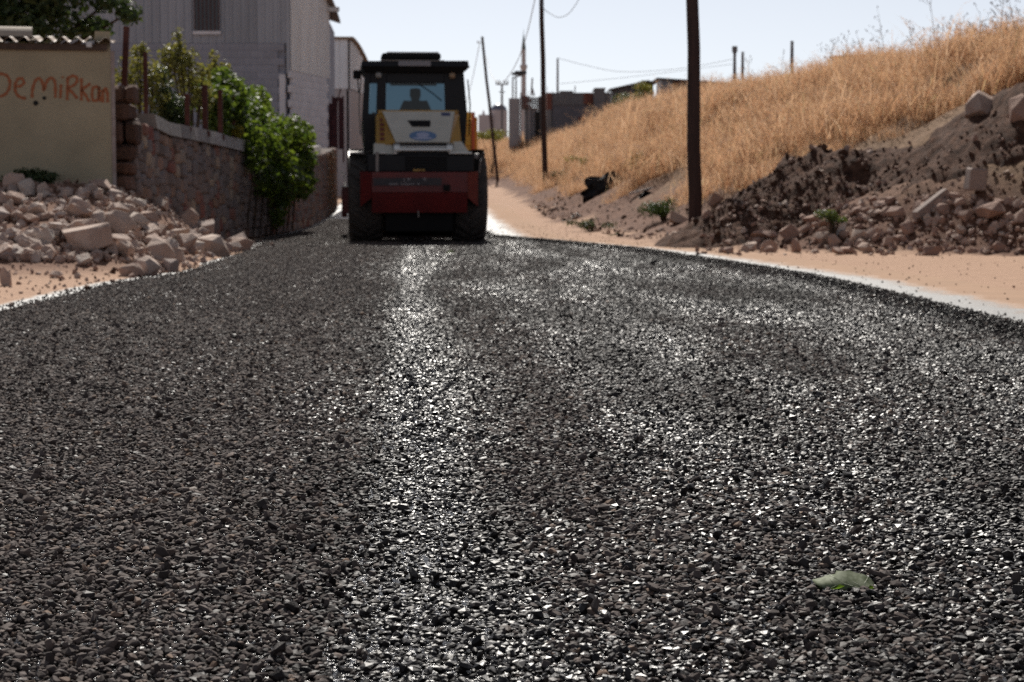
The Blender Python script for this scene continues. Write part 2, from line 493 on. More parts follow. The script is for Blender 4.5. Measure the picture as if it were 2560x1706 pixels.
# loose windrow along the right edge and strays on the shiny strip
y = -2.0
while y < 38:
    for _ in range(int(.25 * 2400 * (1 if y < 24 else .7))):
        q = random.random(); yy = y + random.random() * .25
        x = road_r(yy) + .03 - .42 * q ** 1.2 + random.gauss(0, .02)
        prof = .052 * math.exp(-((q - .35) / .3) ** 2)
        chip(x, yy, zroad(yy) + .008 + prof * random.random() ** .7, min(.018, max(.006, random.lognormvariate(-4.62, .28))), 1.2)
    for _ in range(3):
        yy = y + random.random() * .25
        chip(road_r(yy) + abs(random.gauss(0, .16)), yy, zroad(yy) + .010, random.uniform(.007, .014), 1.0)
    y += .25
y = -2.0
while y < 34:
    for _ in range(14):
        yy = y + random.random() * .25
        chip(road_l(yy) - abs(random.gauss(0, .09)), yy, zroad(yy) + .010, random.uniform(.006, .012), 1.0)
    y += .25
def scatter(name, P_, R_, S_, I_, coll, m, label, cat):
    me = bpy.data.meshes.new(name); me.from_pydata(P_, [], []); me.update()
    for nm, typ, arr, key in (('rot', 'FLOAT_VECTOR', R_, 'vector'), ('scl', 'FLOAT_VECTOR', S_, 'vector'), ('idx', 'INT', I_, 'value')):
        a = me.attributes.new(nm, typ, 'POINT')
        a.data.foreach_set(key, np.array(arr, dtype=np.int32 if typ == 'INT' else np.float32).ravel())
    o = link_mesh(name, me, m)
    ng = bpy.data.node_groups.new(name, 'GeometryNodeTree')
    ng.interface.new_socket('Geometry', in_out='INPUT', socket_type='NodeSocketGeometry')
    ng.interface.new_socket('Geometry', in_out='OUTPUT', socket_type='NodeSocketGeometry')
    gi, go = ng.nodes.new('NodeGroupInput'), ng.nodes.new('NodeGroupOutput')
    ip = ng.nodes.new('GeometryNodeInstanceOnPoints'); ci = ng.nodes.new('GeometryNodeCollectionInfo')
    ci.inputs['Collection'].default_value = coll; ci.inputs['Separate Children'].default_value = True; ci.inputs['Reset Children'].default_value = True
    def na(nm, typ):
        n = ng.nodes.new('GeometryNodeInputNamedAttribute'); n.data_type = typ; n.inputs['Name'].default_value = nm
        return [q for q in n.outputs if q.enabled and q.name == 'Attribute'][0]
    ng.links.new(gi.outputs[0], ip.inputs['Points']); ng.links.new(ci.outputs[0], ip.inputs['Instance'])
    ip.inputs['Pick Instance'].default_value = True
    ng.links.new(na('idx', 'INT'), ip.inputs['Instance Index'])
    e2r = ng.nodes.new('FunctionNodeEulerToRotation')
    ng.links.new(na('rot', 'FLOAT_VECTOR'), e2r.inputs[0]); ng.links.new(e2r.outputs[0], ip.inputs['Rotation'])
    ng.links.new(na('scl', 'FLOAT_VECTOR'), ip.inputs['Scale'])
    ng.links.new(ip.outputs[0], go.inputs[0])
    md = o.modifiers.new('scatter', 'NODES'); md.node_group = ng
    return tag(o, label, cat, kind='stuff')
print('chippings', len(pts))
scatter('gravel', pts, rots, scls, idxs, LIB, M_STONE, 'dark tar-coated chippings covering the whole road surface', 'gravel')

# ================================================================== LEFT SIDE
M_PLASTER = surf('cream plaster', (.45, .39, .275), (.35, .305, .215), .9, 1.6, .2, bump=.3, bs=14)
M_RUST = surf('rusty iron', (.13, .045, .035), (.07, .025, .02), .75, 9, .3, bump=.3)
M_SHEET = surf('weathered tin sheet', (.33, .25, .19), (.22, .15, .11), .55, 5, .4, bump=.15)
M_GRAF = surf('red spray paint', (.38, .13, .055), (.33, .125, .06), .7, 20, .3)
M_DARK = surf('dark hole', (.02, .02, .02), (.01, .01, .01), .9)
M_ZINC = surf('galvanised strip', (.40, .34, .32), (.27, .2, .18), .5, 8, .4)

def corrugated(x0, x1, y0, y1, z0, slope, pitch=.15, amp=.025, th=.006, along='y', n=8):
    """sheet with waves across x, running along y"""
    b = MB(); k = int((x1 - x0) / pitch * n); top = []; bot = []
    for i in range(k + 1):
        x = x0 + (x1 - x0) * i / k; w = amp * math.sin((x - x0) / pitch * 2 * math.pi)
        top.append((x, w)); bot.append((x, w - th))
    vs = []
    for y in (y0, y1):
        z = z0 + (y - y0) * slope
        vs += [(x, y, z + w) for x, w in top] + [(x, y, z + w) for x, w in bot]
    m = k + 1; fs = []
    for i in range(k):
        fs += [(i, i + 1, 2 * m + i + 1, 2 * m + i), (m + i, 3 * m + i, 3 * m + i + 1, m + i + 1), (i, m + i, m + i + 1, i + 1), (2 * m + i, 2 * m + i + 1, 3 * m + i + 1, 3 * m + i)]
    fs += [(0, 2 * m, 3 * m, m), (k, m + k, 3 * m + k, 2 * m + k)]
    return b.add(vs, fs)

# ---- cream shed with graffiti (its right front corner is the origin; the front is turned a little)
SY, STH = 24.2, R(12)
shc = at(279, 300, SY); shed_top = at(272, 118, SY).z
shed = empty('shed', (shc.x, SY, 0), STH, 'cream plastered shed with red handwritten graffiti behind the rubble', 'shed')
SHM = Matrix.Translation((shc.x, SY, 0)) @ Matrix.Rotation(STH, 4, 'Z'); SHI = SHM.inverted()
def sh(b, name, m, **k): return b.build(name, m, shed, **k)
for nm, dims in (('front_wall', (-3.6, 0, 0, .18, 0, shed_top)), ('side_wall', (-.18, 0, .181, 3.4, 0, shed_top + .2)), ('side_wall', (-3.6, -3.42, .181, 3.4, 0, shed_top + .2)), ('back_wall', (-3.419, -.181, 3.2, 3.4, 0, shed_top + .2))):
    b = MB(); b.box(*dims); sh(b, nm, M_PLASTER)
for i in range(4):
    b = corrugated(-3.8 + i * .95, -2.8 + i * .95 if i < 3 else .06, -.16, 3.5, shed_top + .065 + .008 * (i % 2), .075, pitch=.17, amp=.03)
    sh(b, 'roof_sheet', M_SHEET)
b = MB(); b.box(-3.58, -.04, -.05, -.001, shed_top - .05, shed_top + .03, .005); sh(b, 'eave_board', surf('old eave timber', (.12, .085, .07), (.07, .05, .04), .85, 12))
b = MB(); b.box(.001, .045, -.012, .05, .3, shed_top - .05); sh(b, 'corner_strip', M_ZINC)
def on_wall(u, v):
    d = ray(u, v); o_ = SHI @ Vector((0, 0, CAMH)); dd = SHI.to_3x3() @ d
    return o_ + dd * (-o_.y / dd.y)
def zp(zx, zy, off=.004):                       # zoom coordinates of the shed wall (3.267 x) -> wall plane
    p = on_wall(zx / 3.267, zy / 3.267); return Vector((p.x, -off, p.z))
def ribbon(pts, w, off=.004, sub=3):
    P = [zp(a, c_, off) for a, c_ in pts]
    Q = []
    for i in range(len(P) - 1):
        p0, p1, p2, p3 = P[max(0, i - 1)], P[i], P[i + 1], P[min(len(P) - 1, i + 2)]
        for k in range(sub):
            u = k / sub
            Q.append(.5 * ((2 * p1) + (p2 - p0) * u + (2 * p0 - 5 * p1 + 4 * p2 - p3) * u * u + (3 * p1 - p0 - 3 * p2 + p3) * u ** 3))
    Q.append(P[-1]); vs = []
    for i, q in enumerate(Q):
        d = (Q[min(i + 1, len(Q) - 1)] - Q[max(i - 1, 0)]).normalized(); nrm = Vector((-d.z, 0, d.x)) * w * .5 * (1 + .25 * math.sin(i * 2.3))
        vs += [q + nrm, q - nrm, q + nrm + Vector((0, .003, 0)), q - nrm + Vector((0, .003, 0))]
    fs = []
    for i in range(len(Q) - 1):
        a, c_ = i * 4, i * 4 + 4
        fs += [(a, a + 1, c_ + 1, c_), (a + 2, c_ + 2, c_ + 3, a + 3), (a, c_, c_ + 2, a + 2), (a + 1, a + 3, c_ + 3, c_ + 1)]
    return MB().add(vs, fs)
strokes = [
    [(-52, 610), (-50, 700), (-52, 800)], [(-70, 618), (0, 604), (50, 616), (80, 665), (72, 730), (30, 780), (-60, 800)],
    [(120, 705), (160, 706), (196, 680), (180, 643), (145, 650), (122, 700), (130, 760), (165, 795), (215, 805)],
    [(262, 800), (266, 730), (290, 660), (322, 642), (348, 680), (360, 742), (372, 690), (400, 645), (435, 645), (452, 700), (452, 800)],
    [(498, 690), (496, 745), (492, 802)], [(510, 626), (512, 638)],
    [(552, 640), (552, 720), (549, 818)], [(548, 645), (590, 622), (625, 632), (628, 668), (600, 700), (558, 722), (595, 760), (632, 808)],
    [(664, 640), (666, 720), (664, 822)], [(738, 684), (700, 712), (670, 735), (700, 780), (728, 832)],
    [(800, 712), (762, 715), (752, 770), (762, 822), (800, 815), (808, 760), (806, 706), (812, 780), (820, 832)],
    [(838, 735), (840, 790), (842, 838)], [(842, 752), (862, 722), (876, 760), (880, 838)]]
g = None
gm = MB()
for s_k in strokes:
    r_ = ribbon(s_k, .034); gm.add(r_.v, r_.f)
tag(sh(gm, 'graffiti', M_GRAF), 'red handwritten lettering on the cream wall')
for hx, hy, hr in ((362, 803, .022), (292, 843, .030)):
    p = zp(hx, hy); b = MB(); b.tube([p + Vector((0, -.006, 0)), p + Vector((0, .003, 0))], hr, 10); sh(b, 'drain_hole', M_DARK)
p = on_wall(222, 114)
b = MB(); b.box(p.x - .03, p.x + .035, -.20, -.17, p.z - .035, p.z + .03, .006); sh(b, 'white_bracket', surf('white plastic', (.7, .7, .7), (.6, .6, .6), .4))
# curved ridge sheet lying on the shed roof
p = at(22, 86, SY + .9)
b = MB(); prof = []
for k in range(13):
    a = math.pi * k / 12; prof.append((-.24 * math.cos(a), .15 * math.sin(a)))
prof += [(-x * .94, z * .93) for x, z in prof]
b.prism(prof, -.5, .5, 'x')
o = b.build('ridge_sheet', surf('old asbestos sheet', (.46, .40, .33), (.36, .30, .25), .85, 6, bump=.2), None, loc=(p.x - .2, SY + .8, terr(0, 0) + shed_top + .16), rot=(R(-4), 0, R(14)))
tag(o, 'curved beige ridge sheet lying loose on the shed roof', 'roof sheet')

# ---- stone garden wall
WP = [(25.4, -4.76), (27, -4.66), (30, -4.45), (34, -4.3), (38, -4.2), (42, -4.22), (49, -4.5), (56, -4.95), (64, -5.6)]
def wx(y): return interp(WP, y)
def wz(y): return interp([(25.4, 1.72), (27, 1.56), (33, 1.42), (42, 1.5), (56, 1.95), (64, 2.1)], y)    # under the coping
t = NT('wall stone')
rr = t.rnd(); nz = t.noise(9, 5, t.pos()); 
col = t.ramp(rr, [(0, (.17, .14, .13)), (.25, (.29, .23, .21)), (.5, (.24, .21, .21)), (.7, (.34, .22, .16)), (.84, (.27, .09, .075)), (.93, (.48, .38, .29)), (1, (.21, .19, .2))])
col = t.mix(t.math('MULTIPLY', nz, .45), col, (.09, .07, .065))
t.set(col, .88, .25); t.bump(t.noise(40, 4, t.pos()), .5, .012); M_WSTONE = t.m
M_MORTAR = surf('wall mortar', (.13, .105, .09), (.08, .06, .05), .95, 8, .2, bump=.4)
M_CAP = surf('concrete coping', (.42, .38, .36), (.29, .26, .25), .85, 5, .3, bump=.3, per=.3)
wall = empty('stone_wall', (wx(25.4), 25.4, 0), 0, 'curving rubble stone garden wall with a pale concrete coping', 'wall')
W0 = Vector((wx(25.4), 25.4, 0))
def wl(x, y, z): return Vector((x, y, z)) - W0
b = MB(); wy = list(np.arange(25.4, 64.1, .9)); vs = []
for y in wy: vs += [wl(wx(y) - .04, y, -.2), wl(wx(y) - .04, y, wz(y)), wl(wx(y) - .45, y, wz(y)), wl(wx(y) - .45, y, -.2)]
fs = [(i * 4 + k, i * 4 + (k + 1) % 4, i * 4 + 4 + (k + 1) % 4, i * 4 + 4 + k) for i in range(len(wy) - 1) for k in range(4)]
fs += [(0, 1, 2, 3), tuple(len(vs) - 4 + k for k in (3, 2, 1, 0))]
b.add(vs, fs).build('mortar_core', M_MORTAR, wall)
bstones = []
def block_mesh(seed, jit=.12, bev=.16):
    r = random.Random(seed); bm = bmesh.new(); bmesh.ops.create_cube(bm, size=1)
    for v in bm.verts: v.co += Vector((r.uniform(-jit, jit), r.uniform(-jit, jit), r.uniform(-jit, jit)))
    bmesh.ops.bevel(bm, geom=list(bm.edges), offset=bev, segments=1, affect='EDGES')
    return bm
for k in range(7):
    m_ = MB().bm(block_mesh(40 + k)).mesh('stone'); m_.materials.append(M_WSTONE); bstones.append(m_)
rest = MB(); cnt = 0; y = 25.45
slots = []
while y < 63:
    h = 0.02; ln = random.uniform(.17, .30)
    while h < wz(y) - .06:
        hh = random.uniform(.12, .21); hh = min(hh, wz(y) - h)
        slots.append((y + random.uniform(-.05, .05), h + hh / 2, ln, hh)); h += hh
    y += ln
slots.sort(key=lambda q: q[0] + (10 if q[1] < .3 else 0))
for (yy, h, ln, hh) in slots:
    yy = max(25.5, yy); ang = math.atan2(wx(yy + .3) - wx(yy - .3), .6)
    loc = wl(wx(yy) - .06 + random.uniform(-.012, .02), yy, h); scl = (.16, ln * 1.02, hh * 1.03); rot = (random.uniform(-.06, .06), 0, -ang)
    if cnt < 296 and yy < 38.5:
        link_mesh('stone', random.choice(bstones), None, wall, loc, rot, scl); cnt += 1
    else:
        Mx = Matrix.Translation(loc) @ Euler(rot).to_matrix().to_4x4() @ Matrix.Diagonal(scl + (1,))
        rest.bm(block_mesh(random.randrange(999)), Mx)
tag(rest.build('stone_facing', M_WSTONE, wall, fix=False), kind='stuff')
# coping blocks
y = 26.35
while y < 45:
    ln = random.uniform(.55, .85); y2 = y + ln - .035
    a, c_ = wx(y), wx(y2); tz = .19 + random.uniform(-.012, .012); b = MB()
    pr = []
    for yy, xx in ((y, a), (y2, c_)):
        pr += [wl(xx + .055, yy, wz(yy)), wl(xx + .02, yy, wz(yy) + tz), wl(xx - .42, yy, wz(yy) + tz + .02), wl(xx - .46, yy, wz(yy))]
    b.add(pr, [(0, 1, 2, 3), (7, 6, 5, 4), (0, 4, 5, 1), (1, 5, 6, 2), (2, 6, 7, 3), (3, 7, 4, 0)]).build('coping_block', M_CAP, wall)
    y += ln
# rough pier closing the near end
M_PIER = surf('red pier stone', (.17, .10, .075), (.10, .06, .048), .9, 7, .2, bump=.5, per=.35)
z = 0.0; k = 0
while z < 2.0:
    hh = random.uniform(.17, .3); xa = -5.12; 
    while xa < -4.72:
        w_ = min(random.uniform(.24, .42), -4.68 - xa)
        if w_ < .1: break
        m_ = MB().bm(block_mesh(500 + k)).mesh('stone'); k += 1
        link_mesh('pier_stone', m_, M_PIER, wall, wl(xa + w_ / 2, 25.2 + random.uniform(-.03, .03), z + hh / 2), (0, 0, random.uniform(-.05, .05)), (w_ * .98, .42, hh * .99)); xa += w_
    z += hh
# ---- rusty posts standing on the wall
posts = [(300, 66, 25.6, .035, R(3), 'tall leaning rusty post between the shed and the stone wall'),
         (363, 130, 26.6, .026, 0, 'rusty fence post just right of the shed, second from the shed'),
         (468, 235, 28.4, .032, 0, 'short rusty fence post half hidden by the dark shrub'),
         (512, 213, 29.5, .038, 0, 'thick rusty fence post in the middle of the wall, bare of leaves'),
         (550, 225, 30.6, .034, 0, 'rusty fence post just left of the green creeper'),
         (582, 238, 31.8, .030, 0, 'rusty fence post with creeper leaves around its foot')]
for (u, v, y, w_, lean, lab) in posts:
    tp = at(u, v, y); bz = wz(y) + .15 if y > 26.3 else 1.3
    b = MB(); b.box(-w_, w_, -w_, w_, 0, tp.z - bz, .004); o = None
    e = empty('fence_post', (tp.x, y, bz), 0, lab, 'fence post', 'rusty posts along the garden wall')
    e.rotation_euler = (0, lean, 0)
    b.build('shaft', M_RUST, e); b = MB(); b.box(-w_ * 1.7, w_ * 1.7, -w_ * 1.7, w_ * 1.7, -.05, .025); b.build('foot_plate', M_RUST, e)

# ---- foliage
def leaf_cloud(n, fn, size, seed, droop=.4, narrow=.6):
    """n separate little leaves; fn gives (position, outward)"""
    r = random.Random(seed); V, Fc = [], []
    for i in range(n):
        p, out = fn(r)
        nrm = (out + Vector((r.gauss(0, .55), r.gauss(0, .55), r.gauss(.25, .5)))).normalized()
        a = nrm.cross(Vector((r.gauss(0, 1), r.gauss(0, 1), -droop - r.random()))).normalized(); c_ = nrm.cross(a)
        L = size * r.uniform(.6, 1.25); w_ = L * narrow
        k = len(V)
        V += [p - a * L * .5, p + c_ * w_ * .5 + nrm * L * .07, p + a * L * .5 - nrm * L * .05, p - c_ * w_ * .5 + nrm * L * .07]
        Fc += [(k, k + 1, k + 2), (k, k + 2, k + 3)]
    me = bpy.data.meshes.new('leaves'); me.from_pydata([tuple(v) for v in V], [], Fc); me.update()
    return me
def clumps(cs, thick=.5):
    """cs: list of (centre, rx, ry, rz); leaves near the shell of randomly chosen ellipsoids"""
    wts = [c_[1] * c_[3] for c_ in cs]
    def fn(r):
        c_, a, b_, h = r.choices(cs, wts)[0]
        d = Vector((r.gauss(0, 1), r.gauss(0, 1), r.gauss(0, 1))).normalized(); k = 1 - thick * r.random() ** 1.6
        return Vector(c_) + Vector((d.x * a * k, d.y * b_ * k, d.z * h * k)), d
    return fn
M_IVY = leafy('creeper leaf', (.04, .075, .014), (.10, .14, .02), .45, .55)
M_SHRUB = leafy('shrub leaf', (.09, .10, .025), (.17, .16, .045), .4)
M_DGREEN = leafy('dark leaf', (.022, .04, .013), (.05, .075, .022), .3)
M_BARK = surf('bark', (.10, .07, .05), (.05, .035, .025), .9, 18, .2, bump=.6)
# creeper draped over the wall
rr = random.Random(5); cs = []
for i in range(56):
    y = rr.uniform(31.4, 38.9); q = (y - 31.4) / 7.5; top = 2.55 - .25 * q + .1 * rr.random(); lo = interp([(31.4, 1.9), (32.6, 1.2), (34, .62), (36, .35), (38, .35), (38.9, .8)], y)
    z = rr.uniform(lo, top); over = 1 if z < 1.9 else 0
    x = wx(y) + (.14 if over else -.18) + rr.uniform(-.14, .12) - (.25 if z > 2.25 else 0)
    cs.append((Vector((x, y, z)), rr.uniform(.18, .3), rr.uniform(.4, .65), rr.uniform(.2, .36)))
for i in range(16):
    y = rr.uniform(30.9, 35.0); z = rr.uniform(1.7, 2.45)
    cs.append((Vector((wx(y) - .22 + rr.uniform(-.1, .2), y, z)), rr.uniform(.18, .28), rr.uniform(.35, .5), rr.uniform(.16, .28)))
e = empty('creeper', (wx(37), 37, 0), 0, 'bright green leafy creeper spilling over the stone wall', 'creeper')
off = Vector(e.location)
cs2 = [(c_ - off, a, b_, h) for c_, a, b_, h in cs]
link_mesh('foliage', leaf_cloud(11500, clumps(cs2, .6), .115, 1, .9, .8), M_IVY, e)
b = MB()
for k in range(9):
    y = 32.6 + k * .68; b.tube([wl(wx(y) + .02, y, .05) + W0 - off, wl(wx(y + .2) + .1, y + .2, 1.0) + W0 - off, wl(wx(y + .3) - .05, y + .3, 1.9) + W0 - off], [.02, .014, .008], 5)
b.build('stems', M_BARK, e)
# garden shrubs behind the wall
def shrub(name, base, cs, n, size, m, lab, cat='shrub', group=None, narrow=.6, trunk=.03):
    e = empty(name, base, 0, lab, cat, group); o0 = Vector(base)
    link_mesh('foliage', leaf_cloud(n, clumps([(Vector(c_) - o0, a, b_, h) for c_, a, b_, h in cs], .75), size, random.randrange(9999), .3, narrow), m, e)
    b = MB()
    for c_, a, b_, h in cs:
        tip = Vector(c_) - o0 + Vector((0, 0, h * .6)); b.tube([(0, 0, 0), tip * .5 + Vector((.04, 0, .05)), tip], [trunk, trunk * .6, trunk * .25], 5)
    b.build('stem', M_BARK, e); return e
def pc(u, v, Y, r, ry=None, rz=None): return (at(u, v, Y), r, ry or r, rz or r)
shrub('shrub', (at(330, 0, 28.5).x, 28.5, .9), [pc(325, 235, 28.5, .25), pc(345, 170, 28.5, .28), pc(310, 200, 28.7, .2), pc(375, 200, 28.6, .26), pc(352, 130, 28.4, .14), pc(385, 250, 28.5, .25)], 1100, .075, M_SHRUB, 'sparse yellowish shrub behind the tall rusty post')
shrub('shrub', (at(425, 0, 28.9).x, 28.9, .9), [pc(415, 290, 28.9, .24, None, .3), pc(408, 230, 28.9, .2), pc(440, 275, 28.7, .22), pc(455, 310, 28.6, .14), pc(400, 185, 28.9, .14)], 2400, .06, M_DGREEN, 'dense dark green shrub above the wall coping')
shrub('shrub', (at(465, 0, 30).x, 30, .9), [pc(440, 170, 30, .3), pc(470, 150, 30, .2), pc(480, 205, 30.2, .28), pc(445, 110, 30, .12, None, .25), pc(500, 240, 30.1, .25), pc(425, 140, 30, .2), pc(510, 180, 30, .14)], 1300, .08, M_SHRUB, 'tall loose green shrub rising over the rusty posts')
shrub('shrub', (at(560, 0, 33).x, 33, .9), [pc(535, 170, 33, .12, None, .3), pc(555, 230, 33, .25), pc(530, 270, 32.6, .25), pc(565, 180, 33, .1, None, .25)], 600, .08, M_SHRUB, 'thin wispy shrub just left of the creeper')
shrub('shrub', (at(560, 0, 31.9).x, 31.9, 1.2), [pc(565, 305, 31.9, .18), pc(590, 330, 31.7, .12)], 420, .075, leafy('yellow leaf', (.20, .19, .02), (.30, .24, .03), .45), 'small yellow-green shoot at the edge of the creeper')
shrub('weed', (at(75, 0, 23.7).x, 23.7, .8), [pc(75, 440, 23.8, .25, .15, .1), pc(110, 447, 23.8, .2, .15, .08), pc(40, 450, 23.8, .2, .15, .08)], 700, .06, M_DGREEN, 'low dark weeds at the foot of the cream shed', 'weed')
# tree behind the shed
tb = Vector((-8.6, 33.5, 0))
tree = empty('tree', tb, 0, 'dark leafy tree behind the cream shed at the top left', 'tree')
b = MB(); b.tube([(0, 0, -.1), (.1, 0, 1.4), (0, .1, 2.8), (.1, 0, 4.2)], [.2, .16, .13, .07], 9)
cs = [(Vector((-1.2, 0, 4.6)), 1.1, 1.2, .9), (Vector((.2, .3, 5.2)), 1.3, 1.3, 1.0), (Vector((.9, -.3, 4.0)), .75, .9, .5), (Vector((1.45, -.2, 4.5)), .7, .8, .55), (Vector((-.3, -.4, 3.65)), 1.0, .8, .5), (Vector((.7, -.5, 3.5)), .7, .6, .35), (Vector((-1.4, -.4, 3.6)), .8, .7, .5), (Vector((1.9, -.1, 3.9)), .32, .3, .16), (Vector((1.55, 0, 3.5)), .45, .4, .22), (Vector((2.25, 0, 3.75)), .22, .3, .2)]
for c_, a, b_, h in cs: b.tube([(0, .05, 2.4), c_ * .55 + Vector((0, 0, 1.1)), c_], [.07, .045, .015], 6)
b.build('trunk', M_BARK, tree)
link_mesh('crown', leaf_cloud(17000, clumps(cs, .8), .13, 77, .5, .6), M_DGREEN, tree)

# ---- grey warehouse: ribbed tin over painted blockwork
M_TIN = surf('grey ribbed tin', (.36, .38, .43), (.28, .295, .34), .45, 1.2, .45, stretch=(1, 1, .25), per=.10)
M_TINW = surf('pale ribbed tin', (.82, .82, .83), (.68, .66, .66), .45, 1.6, .45, stretch=(1, 1, .2), per=.10)  # on the grey warehouse's road side, grazing light put into paler tin
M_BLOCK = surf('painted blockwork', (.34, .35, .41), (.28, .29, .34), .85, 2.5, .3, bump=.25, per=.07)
M_BLOCKW = surf('lit side blockwork', (.72, .72, .77), (.62, .61, .65), .85, 2.5, .3, bump=.25, per=.07)  # lighter copy of the blockwork, grazing light on the road side painted in
def ribbed(w_, h, n, depth=.035, th=.01):
    """upright ribbed panel, x 0..w, z 0..h, front face -y"""
    b = MB(); p = w_ / n; xs_ = []
    for i in range(n): xs_ += [(i * p, 0), (i * p + p * .62, 0), (i * p + p * .7, -depth), (i * p + p * .92, -depth)]
    xs_ += [(w_, 0)]
    m = len(xs_); vs = [(x, y, z) for z in (0, h) for x, y in xs_] + [(0, th, 0), (w_, th, 0), (0, th, h), (w_, th, h)]
    fs = [(i, i + 1, m + i + 1, m + i) for i in range(m - 1)] + [(2 * m, 2 * m + 2, 2 * m + 3, 2 * m + 1), (0, m, 2 * m + 2, 2 * m), (m - 1, 2 * m + 1, 2 * m + 3, 2 * m - 1)]
    return b.add(vs, fs)
WY = 60.0
c0 = at(722, 300, WY); c1 = at(818, 300, 64.3)
wh = empty('warehouse', (c0.x, WY, zroad(60)), 0, 'tall grey warehouse of ribbed tin over blockwork, nearest the camera', 'warehouse')
O = Vector(wh.location)
zt = at(500, 108, WY).z - O.z; zside = at(770, 186, 62).z - O.z
FW = 9.6; HT = 7.6
# inner body
poly = [(-FW, .12), (-.1, .12), (c1.x - O.x - .1, c1.y - O.y), (c1.x - O.x - .6, 14), (-FW, 14)]
MB().prism(poly, -.3, HT - 1.35, 'z').build('wall_core', M_BLOCK, wh)
for i in range(10):                               # front cladding
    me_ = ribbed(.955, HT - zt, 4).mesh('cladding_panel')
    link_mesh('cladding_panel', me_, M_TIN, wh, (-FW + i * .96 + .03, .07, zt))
b = MB(); b.box(-.06, .05, .02, .12, zside - .1, HT, .004); b.build('corner_trim', M_TIN, wh)
ang = math.atan2(c1.y - c0.y, c1.x - c0.x); LN = math.hypot(c1.x - c0.x, c1.y - c0.y)
side = [(.04, 1.0), (1.05, 1.0), (2.06, 1.0), (3.07, LN - 3.1)]
def rake(q): return HT - .55 * (q / LN) - .75 * (q / LN) ** 2
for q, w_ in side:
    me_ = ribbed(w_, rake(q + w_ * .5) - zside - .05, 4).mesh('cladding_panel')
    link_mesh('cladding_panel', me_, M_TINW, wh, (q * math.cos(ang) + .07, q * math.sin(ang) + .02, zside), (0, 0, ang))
# roof edge
b = MB(); k = 10; vs = []
for i in range(k + 1):
    q = -.25 + (LN + .9) * i / k; zz = rake(max(0, q)) + .02 - .25 * max(0, q - LN)
    for dx, dz in ((.28, 0), (.28, .09), (-6, 2.1), (-6, 2.0)):
        vs.append((q * math.cos(ang) + dx, q * math.sin(ang) - .05, zz + dz))
b.add(vs, [(i * 4 + j, i * 4 + (j + 1) % 4, i * 4 + 4 + (j + 1) % 4, i * 4 + 4 + j) for i in range(k) for j in range(4)] + [(0, 1, 2, 3), (k * 4 + 3, k * 4 + 2, k * 4 + 1, k * 4)])
b.build('roof', surf('roof tin', (.28, .22, .19), (.2, .15, .13), .6, 3), wh)
ge = Vector((LN * math.cos(ang), LN * math.sin(ang), rake(LN) - .02))
b = MB(); b.box(ge.x - .5, ge.x + .42, ge.y - .2, ge.y - .05, ge.z - .12, ge.z + .02); b.build('gutter', M_TINW, wh)
# blocks that can be told apart
bk = {}
def blockmesh(w_, h, d):
    key = (round(w_, 2), round(h, 2))
    if key not in bk: bk[key] = MB().box(-w_ / 2, w_ / 2, -d / 2, d / 2, -h / 2, h / 2, .004).mesh('block')
    return bk[key]
nb = 0
for row in range(11):
    zz = zt - .115 - row * .215
    x = -.32 - (.2 if row % 2 else 0)
    while x > -6.2:
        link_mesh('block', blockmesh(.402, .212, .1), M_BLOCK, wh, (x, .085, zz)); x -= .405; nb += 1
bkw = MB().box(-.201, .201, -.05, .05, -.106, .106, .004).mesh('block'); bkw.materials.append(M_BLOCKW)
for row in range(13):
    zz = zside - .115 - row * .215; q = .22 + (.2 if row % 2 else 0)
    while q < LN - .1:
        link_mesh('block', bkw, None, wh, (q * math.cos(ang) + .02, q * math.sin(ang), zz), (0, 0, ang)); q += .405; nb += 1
b = MB(); b.box(-.28, -.1, .01, .1, -.2, zside - .12); b.build('corner_column', M_BLOCKW, wh)
# barred window
wa, wb = at(487, 78, WY), at(546, -20, WY)
win = MB().box(wa.x - O.x, wb.x - O.x, .005, .03, wa.z - O.z, wb.z - O.z).build('window', surf('dirty dark glass', (.035, .04, .05), (.06, .06, .07), .25, 2), wh)
b = MB()
for k in range(7):
    x = wa.x - O.x + (wb.x - wa.x) * k / 6; b.box(x - .012, x + .012, -.02, .004, wa.z - O.z, wb.z - O.z)
b.build('window_bars', M_RUST, win)
b = MB(); b.box(wa.x - O.x - .06, wb.x - O.x + .06, -.05, .06, wa.z - O.z - .1, wa.z - O.z - .002); b.build('sill', M_BLOCKW, win)

# ---- second, paler warehouse
Y2 = 80.0
d0, d1, d2 = at(800, 97, Y2), at(871, 97, Y2), at(916, 150, 86.5)
w2 = empty('warehouse', (d1.x, Y2, zroad(80)), 0, 'pale warehouse with a curved roof edge behind the grey one', 'warehouse')
O = Vector(w2.location); ht = d1.z - O.z; zm = at(880, 222, Y2).z - O.z
ang2 = math.atan2(d2.y - d1.y, d2.x - d1.x); L2 = math.hypot(d2.x - d1.x, d2.y - d1.y)
poly = [(-6.5, .12), (-.1, .12), (d2.x - O.x - .12, d2.y - O.y), (d2.x - O.x - 1, 16), (-6.5, 16)]
MB().prism(poly, -.3, ht - .9, 'z').build('wall_core', surf('stained render', (.50, .45, .44), (.38, .33, .32), .9, 1.2, .3, stretch=(1, 1, .3), bump=.2), w2)
for i in range(5):
    link_mesh('cladding_panel', ribbed(1.0, ht - zm, 3).mesh('cladding_panel'), M_TINW, w2, (-5.1 + i * 1.02, .07, zm))
def rake2(q): return ht - .06 - .82 * (q / L2) ** 1.7
n2_ = int(L2 / 1.02)
